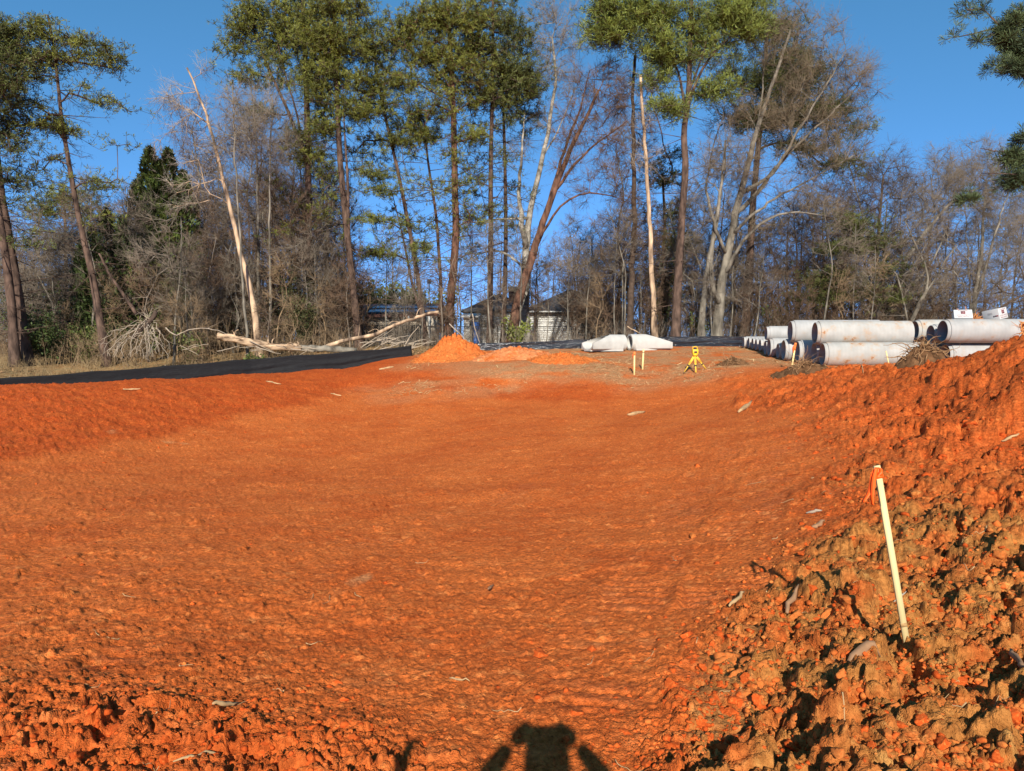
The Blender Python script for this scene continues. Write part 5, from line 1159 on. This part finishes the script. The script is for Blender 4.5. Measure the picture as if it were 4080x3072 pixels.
for i in range(46): bar(pf, (X(1368,y_)+i*.118, y_, .95), (X(1368,y_)+i*.118, y_, Z(1292,y_)), .085, .02)
pfo = pf.build('porch_screen', m_screen, h1_); pfo['kind'] = 'stuff'
for px in (1362,1450,1540,1630,1712): pb_ = MB(); bar(pb_, (X(px,y_), y_-.06, .9), (X(px,y_), y_-.06, z0_-.1), .11); pb_.build('porch_post', m_trim, h1_)
Da = 46.0; s1_ = empty('white_shed', (X(1285,Da), Da, .95)); tag(s1_, 'white sided shed with a rusty brown roof edge behind the cedar thicket', 'shed')
lap_wall(s1_, X(1230,Da), X(1338,Da), Da, .9, Z(1250,Da), m_side, 3.0); rb = MB(); box(rb, (X(1284,Da), Da+1.4, Z(1240,Da)+.12), (2.2,3.6,.09), np.array([[1,0,0],[0,math.cos(.1),math.sin(.1)],[0,-math.sin(.1),math.cos(.1)]])); rb.build('roof', m_brownroof, s1_)
pl = ground_of(1712, 1385, 57); pm_ = MB(); polytube(pm_, [pl, pl+[0,0,5.0]], [.05,.04], 8); po_ = pm_.build('yard_light', m_trim, smooth=True); tag(po_, 'thin pale pole with a lamp head rising behind the low house', 'pole')
lh = MB(); box(lh, pl+[0,0,5.05], (.28,.28,.35)); lh.build('lamp_head', m_trim, po_)
# chain link fence between wood and gardens
cf = ground_of(1900, 1385, 45.5); cfo = empty('chain_link_fence', cf); tag(cfo, 'dark chain link fence running between the wood and the houses', 'fence')
xs_ = np.arange(X(1215,45.5), X(2560,45.5), 2.4); hz = 1.15
for x_ in xs_: g_ = float(zg(x_,45.5)); p_ = MB(); polytube(p_, [(x_,45.5,g_-.1),(x_,45.5,g_+hz+.05)], [.032,.032], 8); p_.build('post', m_wire, cfo)
rl_ = MB(); polytube(rl_, [(x_,45.5,float(zg(x_,45.5))+hz) for x_ in xs_], .022, 6); rl_.build('top_rail', m_wire, cfo)
wm = MB(); L_ = xs_[-1]-xs_[0]; k_ = np.arange(0, L_-1.1, .11); gz_ = np.array([float(v) for v in zg(xs_[0]+k_, np.full(len(k_),45.5))])
for sgn in (0,1):
    a_ = np.stack([xs_[0]+k_+(1.1 if sgn else 0), np.full(len(k_),45.5+.012*sgn), gz_], 1); b_ = np.stack([xs_[0]+k_+(0 if sgn else 1.1), np.full(len(k_),45.5+.012*sgn), gz_+hz], 1); segs(wm, a_, b_, np.full(len(k_),.004), np.full(len(k_),.004), 3)
wmo = wm.build('wire_mesh', m_wire, cfo); wmo['kind'] = 'stuff'

# ------------------------------------------------------------------ fallen wood behind the fence
def limb_obj(name, label, cat, pts, w0, w1, m, group=None, subs=0, seed=0, k=9, rough=.1, subL=(.3,.8)):
    rng = np.random.RandomState(seed); q, f = resample(pts, .2); q[1:-1] += rng.normal(0,.012,(len(q)-2,3)); r = (w0+(w1-w0)*f)*.5
    base = q[0]; root = empty(name, base); tag(root, label, cat, group); mb = MB(); polytube(mb, q, r, k, rough, rng); mb.build('trunk' if subs else 'wood', m, root, smooth=True)
    if subs:
        sb = MB()
        for j in range(subs):
            i = rng.randint(len(q)//6, len(q)); p2, r2 = rand_root(rng, q[i], rng.normal(0,1,3)+[0,0,.4], rng.uniform(*subL), max(.008, r[i]*.35), 6, .5, 0); polytube(sb, p2, r2, 4, cap=False)
        sb.build('branches', m, root, smooth=True)
    return root
PX = lambda L, d: [P(x, y, d) for x, y in L]
# bleached crown of an uprooted tree, fanned out on the ground
rng = np.random.RandomState(77); dB = 31.5; hub = P(592,1288,dB); bb_ = empty('uprooted_tree', [hub[0],hub[1],zs(hub[0],hub[1])]); tag(bb_, 'bleached uprooted tree with pale roots splayed out onto the ground behind the fence', 'uprooted tree')
mb = MB(); polytube(mb, resample([P(530,1345,dB), P(560,1312,dB), hub, P(612,1262,dB+.1), P(622,1240,dB+.1)], .12)[0], .10, 9, .2, rng); mb.build('stem', m_bark_d, bb_, smooth=True)
mb = MB()
for k in range(27):
    tx = rng.uniform(400,735); ty = 1425-abs(tx-560)*.10+rng.normal(0,10); dd = dB+rng.uniform(-1.6,.8); e = P(tx, ty, dd); g_ = zs(e[0], e[1]); e[2] = max(e[2], g_+.02) if e[2]-g_ < .8 else e[2]
    s_ = hub+rng.normal(0,.14,3)+[(tx-592)*.0012,0,rng.uniform(-.35,.15)]; md = (s_+e)/2+[(tx-592)*.0035*rng.rand(), rng.normal(0,.2), rng.uniform(.05,.5)]
    t_ = np.linspace(0,1,10)[:,None]; q = (1-t_)**2*s_+2*t_*(1-t_)*md+t_*t_*e+np.r_[np.zeros((1,3)), rng.normal(0,.055,(8,3)), np.zeros((1,3))]; r0 = rng.uniform(.008,.022); polytube(mb, q, np.linspace(r0, .008, 10), 6, cap=False)
    for j in range(3): p2, r2 = rand_root(rng, q[rng.randint(3,9)], (e-s_)+rng.normal(0,1,3)*.9, rng.uniform(.2,.7), .009, 6, .5, -.05); polytube(mb, p2, r2, 4, cap=False)
for k in range(10):
    p2, r2 = rand_root(rng, hub+[0,0,.2], rng.normal(0,1,3)*[1,.5,.5]+[0,0,.9], rng.uniform(.4,1.0), .014, 7, .4, 0); polytube(mb, p2, r2, 4, cap=False)
mb.build('roots', m_bleach, bb_, smooth=True)
limb_obj('broken_snag', 'snapped dark trunk hanging with a pale torn end above the bleached roots', 'dead tree', PX([(395,1010),(440,1100),(475,1150),(505,1190),(542,1250)], 33.5), .09, .17, m_bark_p, seed=1, subs=5)
limb_obj('fallen_branch', 'long pale branch arching over from the bleached roots towards the splintered log', 'branch', PX([(660,1305),(705,1345),(735,1318),(800,1304),(860,1312),(905,1332)], 31.6), .05, .025, m_bleach, seed=2, subs=3)
m_log = mat('splintered_log_wood', (.20,.12,.07), rough=.9, vary=.5, scale=7, bump=.02, bscale=14, col2=(.42,.29,.18), stretch=(.25,1,1)); lg = PX([(868,1338),(940,1352),(1020,1368),(1110,1382),(1200,1386)], 33); limb_obj('fallen_log', 'splintered fallen log with bare orange pale wood lying behind the fence', 'log', lg, .33, .27, m_log, subs=26, seed=3, k=14, rough=.34, subL=(.15,.6))
limb_obj('fallen_log', 'grey barked fallen log continuing behind the splintered one', 'log', PX([(1190,1386),(1260,1388),(1330,1391),(1420,1398)], 33.2), .30, .26, m_bark_g, seed=4, k=12, rough=.1)
limb_obj('broken_limb', 'long broken limb propped from the ground up to the leaning pine', 'branch', PX([(1262,1400),(1330,1368),(1400,1350),(1480,1338),(1530,1316),(1580,1290),(1650,1268),(1700,1250),(1748,1243)], 33.6), .20, .12, m_pale, subs=7, seed=5)
limb_obj('fallen_branch', 'grey leaning stick propped beside the tall orange dirt pile', 'branch', PX([(1790,1290),(1830,1330),(1880,1378)], 33), .05, .035, m_bleach, seed=6)
limb_obj('fallen_branch', 'forked pale stick leaning at the glossy fence end', 'branch', PX([(1882,1250),(1890,1310),(1915,1372)], 35), .05, .03, m_bleach, seed=7, subs=3)
limb_obj('fallen_branch', 'pale stick slanting against the thick trunk base by the white culvert ends', 'branch', PX([(2500,1300),(2540,1325),(2590,1352)], 38), .06, .05, m_pale, seed=8)
for k in range(26):
    x_ = rng.uniform(1480,1700); y_ = rng.uniform(1345,1396); a = rng.normal(-.35,.35); l = rng.uniform(50,130); c = np.array([x_, y_]); v = np.array([math.cos(a), math.sin(a)])*l*.5; d_ = rng.uniform(33,34.5)
    limb_obj('dead_stick', 'bleached stick thrown on the slash heap behind the matte black fence', 'stick', PX([tuple(c-v), tuple(c+rng.normal(0,5,2)), tuple(c+v)], d_), rng.uniform(.03,.07), .02, m_bleach, 'bleached sticks of the slash heap', seed=20+k, k=6)
for k in range(16):
    x_ = rng.uniform(740,1250); y_ = rng.uniform(1385,1420)-x_*.012; a = rng.normal(0,.3); l = rng.uniform(40,110); c = np.array([x_, y_]); v = np.array([math.cos(a), math.sin(a)])*l*.5
    limb_obj('dead_stick', 'dry stick lying on the leaf litter near the splintered log', 'stick', PX([tuple(c-v), tuple(c+rng.normal(0,4,2)), tuple(c+v)], rng.uniform(31.5,33)), rng.uniform(.025,.06), .02, m_bleach, 'dry sticks by the splintered log', seed=60+k, k=6)

# ------------------------------------------------------------------ loose clods, wood scraps and roots on the clay
m_clod = clay_material('loose_clay_clod', False, [(1.8,'red'),(1.3,'deep')], .0, .6); m_clodb = clay_material('brown_clay_clod', False, [(1.6,'brown'),(.5,'deep')], .0, .6); m_crumb = clay_material('clay_crumbs', False, [(1.6,'red'),(1.3,'deep')], .006); m_crumbb = clay_material('brown_clay_crumbs', False, [(1.2,'brown'),(.3,'deep')], .006)
def clod_mesh(seed, sub=2):
    bm = bmesh.new(); bmesh.ops.create_icosphere(bm, subdivisions=sub, radius=1.0); rng = np.random.RandomState(seed)
    V = np.array([v.co[:] for v in bm.verts]); F = np.array([[v.index for v in f.verts] for f in bm.faces]); bm.free()
    for _ in range(13):                                             # break flat faces off the lump
        n_ = nrm(rng.normal(0,1,3)); h_ = rng.uniform(.38,.85); s_ = V@n_; V = V-np.outer(np.maximum(0, s_-h_), n_)
    if sub > 1:
        for fr, am in ((2.2,.34),(5.5,.20)): V = V*(1+am*fbm(V[:,0]*fr+seed, V[:,1]*fr+V[:,2]*fr*.8, 2, seed)[:,None])
    V *= 1+rng.normal(0,.07 if sub > 1 else .16,(len(V),1)); V *= np.array([1, rng.uniform(.55,.9), rng.uniform(.40,.7)]); return V, F
CM = [[], []]
for mi, m_ in enumerate((m_clod, m_clodb)):
    for k in range(7): V, F = clod_mesh(k+mi*10, 3); CM[mi].append(MB().add(V, T=F).mesh('clay_clod', m_, False))
rngc = np.random.RandomState(17); cand = []
while len(cand) < 8000:
    px = rngc.uniform(-100,4180); py = 1560+(3090-1560)*rngc.rand()**.8; e1 = px-np.interp(py, [1450,1600,1700,1900,2150,2400,2650,2850,3072], [3000,2900,3180,3330,3120,2900,2760,2620,2500])
    wgt = .03+.97*float(sstep(-250,250,np.array(e1)))+.30*float(sstep(2650,2950,np.array(py)))*(px < 1500)+.22*(px < 1300)*(py < 1800)
    if rngc.rand() > wgt: continue
    v = ray(px, py); cand.append((px, py))
pts_ = []
for px, py in cand:
    # the ground under that pixel, from the smooth height field at first guess
    t = 1.6/(-ray(px,py)[2]+1e-6); q = CAM+ray(px,py)*t
    for _ in range(6): z = float(zs(q[0], q[1])); t = (1.6-z)/(-ray(px,py)[2]+1e-6); q2 = CAM+ray(px,py)*min(t, 40); q = .5*q+.5*q2
    pts_.append((q[0], q[1]))
pts_ = np.array(pts_); dist = np.hypot(pts_[:,0], pts_[:,1]); size = np.exp(rngc.normal(math.log(.0135), .62, len(pts_))); size = np.clip(size*(.55+dist*.095), .004, .075); floor_ = (pts_[:,0] < .22*pts_[:,1]) & (pts_[:,1] > 4.2); size = np.where(floor_, size*.6, size)
appar = size/dist; order = np.argsort(-appar); ind = order[:280]; rest = order[280:]
n_brown = lambda x, y: (x > 1.0 and y < 7 and rngc.rand() < .6)
for i in ind:
    x_, y_ = pts_[i]; me = CM[1 if n_brown(x_, y_) else 0][rngc.randint(7)]; o = bpy.data.objects.new('clay_clod', me); col.objects.link(o); s_ = size[i]
    o.location = (x_, y_, zs(x_, y_)-s_*.12); o.rotation_euler = rngc.uniform(-.5,.5,3)+[0,0,rngc.uniform(0,6.28)]; o.scale = (s_,s_,s_)
    if x_ > .9 and y_ < 14: tag(o, 'loose clay clod lying on the churned ground near the tall stake', 'clod', 'clay clods near the tall stake')
    elif y_ < 5: tag(o, 'loose red clay clod on the rough ground in front of the basin floor', 'clod', 'clay clods in the foreground')
    else: tag(o, 'loose red clay clod lying out on the basin floor or its banks', 'clod', 'clay clods in the basin')
protos = [clod_mesh(50+k, 1) for k in range(16)]
for name, m_, sel in (('red_clay_crumbs', m_crumb, lambda b: not b), ('brown_clay_crumbs', m_crumbb, lambda b: b)):
    mb = MB(); rq = np.random.RandomState(5)
    for i in rest:
        x_, y_ = pts_[i]; b_ = (x_ > 1.0 and y_ < 7 and h2(np.array(int(x_*997)), np.array(int(y_*997)), 3) < .6)
        if not sel(bool(b_)): continue
        V, F = protos[rq.randint(16)]; a = rq.uniform(0,6.28); c_, s_ = math.cos(a), math.sin(a); Rz = np.array([[c_,-s_,0],[s_,c_,0],[0,0,1]]); mb.add(V@Rz.T*size[i]+[x_, y_, zs(x_, y_)-size[i]*.05], T=F)
    tag(mb.build(name, m_, origin=(0,0,0)), kind='stuff')
m_chip = mat('raw_split_wood', (.42,.27,.13), rough=.85, vary=.3, scale=9); m_chipg = mat('muddy_split_wood', (.30,.165,.085), rough=.9, vary=.3, scale=9)
def scrap(a, b, w_, label, m=m_chip, lift=.01, bend=0):
    A, B = on(*a, lift), on(*b, lift); rng = np.random.RandomState(int(a[0])); n = 7; t_ = np.linspace(0,1,n)[:,None]; q = A+(B-A)*t_; q[:,2] = [zs(x,y)+lift+w_*.2 for x, y in q[:,:2]]; q[:,2] = np.maximum(q[:,2], A[2]+(B[2]-A[2])*t_[:,0]); q[1:-1,:2] += rng.normal(0, w_*.25+bend, (n-2,2)); r = w_*.5*np.array([.45,.85,1,1,.9,.7,.3])*rng.uniform(.8,1.2,n)
    mb = MB(); polytube(mb, q, r, 6, .2, rng); tag(mb.build('wood_scrap', m), label, 'wood scrap')
for a, b, w_, lb, m_ in [((2943,1645),(2995,1612),.10,'yellowish split board end lying flat on the right of the basin floor',m_chip),((2500,1658),(2570,1645),.09,'pale crooked piece of wood lying on the far basin floor',m_chip),
    ((3355,2678),(3505,2648),.038,'grey weathered splinter of wood lying by the foot of the tall stake',m_chipg),((3135,2465),(3180,2402),.032,'stubby root piece beside the shadow of the tall stake',m_chipg),((2905,2450),(2965,2408),.022,'short pale stick on the smooth track left of the tall stake shadow',m_chip),
    ((3212,2052),(3275,2044),.03,'small bleached twig piece far up the churned slope',m_bleach),((3235,2108),(3285,2088),.04,'fat bark chip below the small bleached twig piece',m_chipg),((850,2862),(952,2828),.022,'pale stick lying among the front clods',m_chip),
    ((690,3058),(880,3020),.014,'long thin stick at the very front of the clods',m_chip),((490,1556),(560,1561),.05,'straw coloured stick on the bank top under the matte fence',m_chip),((1060,1520),(1120,1535),.05,'short splinter high on the back bank near the fence',m_chip),
    ((1510,1470),(1570,1462),.09,'pale plank fragment in front of the tall orange dirt pile',m_chip),((1318,1570),(1360,1578),.05,'small pinkish slab of wood on the bank below the fence',m_chip),((3990,1765),(4060,1745),.035,'straight stick jutting from clods near the photo edge',m_chip),
    ((3560,2415),(3610,2400),.012,'little root bit beside the middle of the tall stake',m_bleach),((1945,2360),(1965,2335),.02,'dark splinter standing up from the flat floor',m_chipg),((1790,2720),(1872,2738),.010,'curved root on the floor near the photographer shadow',m_chip),
    ((4030,2600),(4078,2720),.03,'muddy wooden stub by the lower photo edge',m_chipg),((3420,1290+170),(3440,1500),.03,'curved root standing by the lower front pipe',m_chip)]: scrap(a, b, w_, lb, m_)
rngr = np.random.RandomState(23)
for k in range(52):
    if k < 34: px = rngr.uniform(2600,4050); py = rngr.uniform(1900,3060); grp = ('thin curly root poking from the churned soil around the tall stake','roots around the tall stake')
    else: px = rngr.uniform(300,2500); py = rngr.uniform(2200,3060); grp = ('thin pale root strand lying on the open clay floor','root strands on the clay floor')
    q = on(px, py, .012); a = rngr.uniform(0,6.28); L_ = rngr.uniform(.05,.16)*(.6+np.linalg.norm(q[:2])*.12); n = 9; pts2 = [q]; aa = a; zz = 0
    for j in range(n): aa += rngr.normal(0,.32); zz = 0; x_, y_ = pts2[-1][0]+math.cos(aa)*L_/n, pts2[-1][1]+math.sin(aa)*L_/n; pts2.append(np.array([x_, y_, min(zs(x_, y_), pts2[-1][2]+.02)+.004+zz]))
    mb = MB(); r0 = rngr.uniform(.0014,.0030)*(.7+np.linalg.norm(q[:2])*.1); polytube(mb, np.array(pts2), np.linspace(r0, r0*.4, n+1), 5); tag(mb.build('root_strand', m_chip, smooth=True), grp[0], 'root', grp[1])

# ------------------------------------------------------------------ the photographer, whose shadow falls into the picture
m_skin = mat('skin', (.55,.32,.23), rough=.55, vary=.06); m_jacket = mat('dark_jacket_cloth', (.05,.06,.09), rough=.9, vary=.2, scale=20); m_jean = mat('denim', (.06,.08,.14), rough=.9, vary=.2, scale=20); m_hair = mat('brown_hair', (.06,.035,.02), rough=.7, vary=.3, scale=30); m_boot = mat('boot_leather', (.10,.06,.035), rough=.7, vary=.2)
ph = empty('person', (0.02,-.42,zs(.02,-.42))); tag(ph, 'photographer in a dark jacket holding a phone up with both hands, casting the shadow', 'person')
def skin(name, verts, edges, m, lv=2, rootv=0, parent=ph):
    me = bpy.data.meshes.new(name); me.from_pydata([tuple(np.array(v[0])-wpos(ph)) for v in verts], edges, []); me.materials.append(m); o = bpy.data.objects.new(name, me); col.objects.link(o); o.parent = parent
    if parent is not ph: o.location = (0,0,0)
    sm = o.modifiers.new('skin', 'SKIN'); sm.use_smooth_shade = True
    for i, v in enumerate(verts): r_ = v[1] if isinstance(v[1], tuple) else (v[1],v[1]); me.skin_vertices[0].data[i].radius = r_; me.skin_vertices[0].data[i].use_root = (i == rootv)
    ss = o.modifiers.new('sub', 'SUBSURF'); ss.levels = lv; ss.render_levels = lv; return o
zf = zs(0,-.42); yB = -.42
body = [((.0,yB,.92),(.17,.12)),((-.01,yB,1.12),(.15,.11)),((-.01,yB,1.32),(.18,.12)),((-.01,yB+.02,1.43),(.13,.09)),((-.01,yB+.05,1.50),.055),((-.01,yB+.08,1.58),(.07,.085)),((-.01,yB+.09,1.66),(.072,.09)),((-.01,yB+.085,1.70),.06),
        ((-.18,yB+.02,1.40),.075),((-.37,yB+.16,1.22),.062),((-.22,-.16,1.45),.050),((-.12,-.07,1.555),.032),((.20,yB+.02,1.40),.075),((.40,yB+.16,1.22),.062),((.25,-.16,1.45),.050),((.15,-.07,1.555),.032),
        ((-.08,yB,.86),.10),((-.11,yB,.48),.068),((-.12,yB-.02,zf+.09),.045),((-.13,yB+.14,zf+.04),.04),((.12,yB,.86),.10),((.16,yB,.48),.068),((.17,yB-.02,zf+.09),.045),((.19,yB+.14,zf+.04),.04)]
skin('body', body, [(0,1),(1,2),(2,3),(3,4),(4,5),(5,6),(6,7),(3,8),(8,9),(9,10),(10,11),(3,12),(12,13),(13,14),(14,15),(0,16),(16,17),(17,18),(18,19),(0,20),(20,21),(21,22),(22,23)], m_jacket)
hb = MB(); u_ = np.linspace(0, math.pi*.62, 9); v_ = np.linspace(0, 2*math.pi, 20, endpoint=False); hv = np.array([[(.02+.088*math.sin(a)*math.cos(b), yB+.075+.105*math.sin(a)*math.sin(b), 1.645+.115*math.cos(a)) for b in v_] for a in u_]); i_ = np.arange(8)[:,None]*20; j_ = np.arange(20)[None]; jn2 = (j_+1)%20
hb.add(hv, Q=np.stack([i_+j_, i_+20+j_, i_+20+jn2, i_+jn2], -1).reshape(-1,4)); hb.build('hair', m_hair, ph, smooth=True)
fc = MB()
for sx_ in (-1,1): polytube(fc, [(.02+sx_*.03, yB+.165, 1.62),(.02+sx_*.03, yB+.178, 1.62)], .012, 8)
polytube(fc, [(.02, yB+.16, 1.63),(.02, yB+.195, 1.595),(.02, yB+.17, 1.585)], [.009,.015,.012], 8); polytube(fc, [(-.005, yB+.165, 1.555),(.02, yB+.172, 1.553),(.045, yB+.165, 1.555)], .006, 6); fc.build('face', m_skin, ph, smooth=True)
for sx_ in (-1,1):
    w_ = np.array([-.12 if sx_ < 0 else .15, -.07, 1.555]); px_ = np.array([-.085 if sx_ < 0 else .112, -.045, 1.580]); vs = [(w_,.03),(px_,(.035,.018))]; ed = [(0,1)]
    for k, dz_ in enumerate((-.024,-.008,.008,.024)):
        b0 = px_+[-sx_*.0,.02,dz_]; n0 = len(vs); vs += [(b0,.0095),(b0+[-sx_*.022,.026,.002],.009),(b0+[-sx_*.045,.012,.0],.008)]; ed += [(1,n0),(n0,n0+1),(n0+1,n0+2)]
    n0 = len(vs); vs += [(px_+[-sx_*.015,-.02,-.02],.011),(px_+[-sx_*.04,-.016,-.028],.009)]; ed += [(1,n0),(n0,n0+1)]
    skin('hand', vs, ed, m_skin, 1, 1)
pb_ = MB(); box(pb_, (.012,-.035,1.578), (.158,.0085,.075)); pho = pb_.build('phone', mat('phone_glass', (.02,.02,.022), rough=.2, vary=.1)); tag(pho, 'black phone held sideways in both hands of the photographer', 'phone'); bv = pho.modifiers.new('bevel','BEVEL'); bv.width = .003
# unseen stand-in post, added behind the camera to cast a shadow of unknown source
pq = on(1632, 3030); vv = -SUN; tt = 2.6/ max(.05, math.hypot(vv[0],vv[1])); tipq = pq+vv*tt; 
pp = MB(); gz0 = zs(tipq[0], tipq[1]); bar(pp, (tipq[0],tipq[1],gz0-.1), (tipq[0],tipq[1],tipq[2]+.02), .036, .03)
tag(pp.build('shadow_post', m_wood), 'unseen stand-in post added behind the camera to cast a shadow tip on the front clods', 'post')
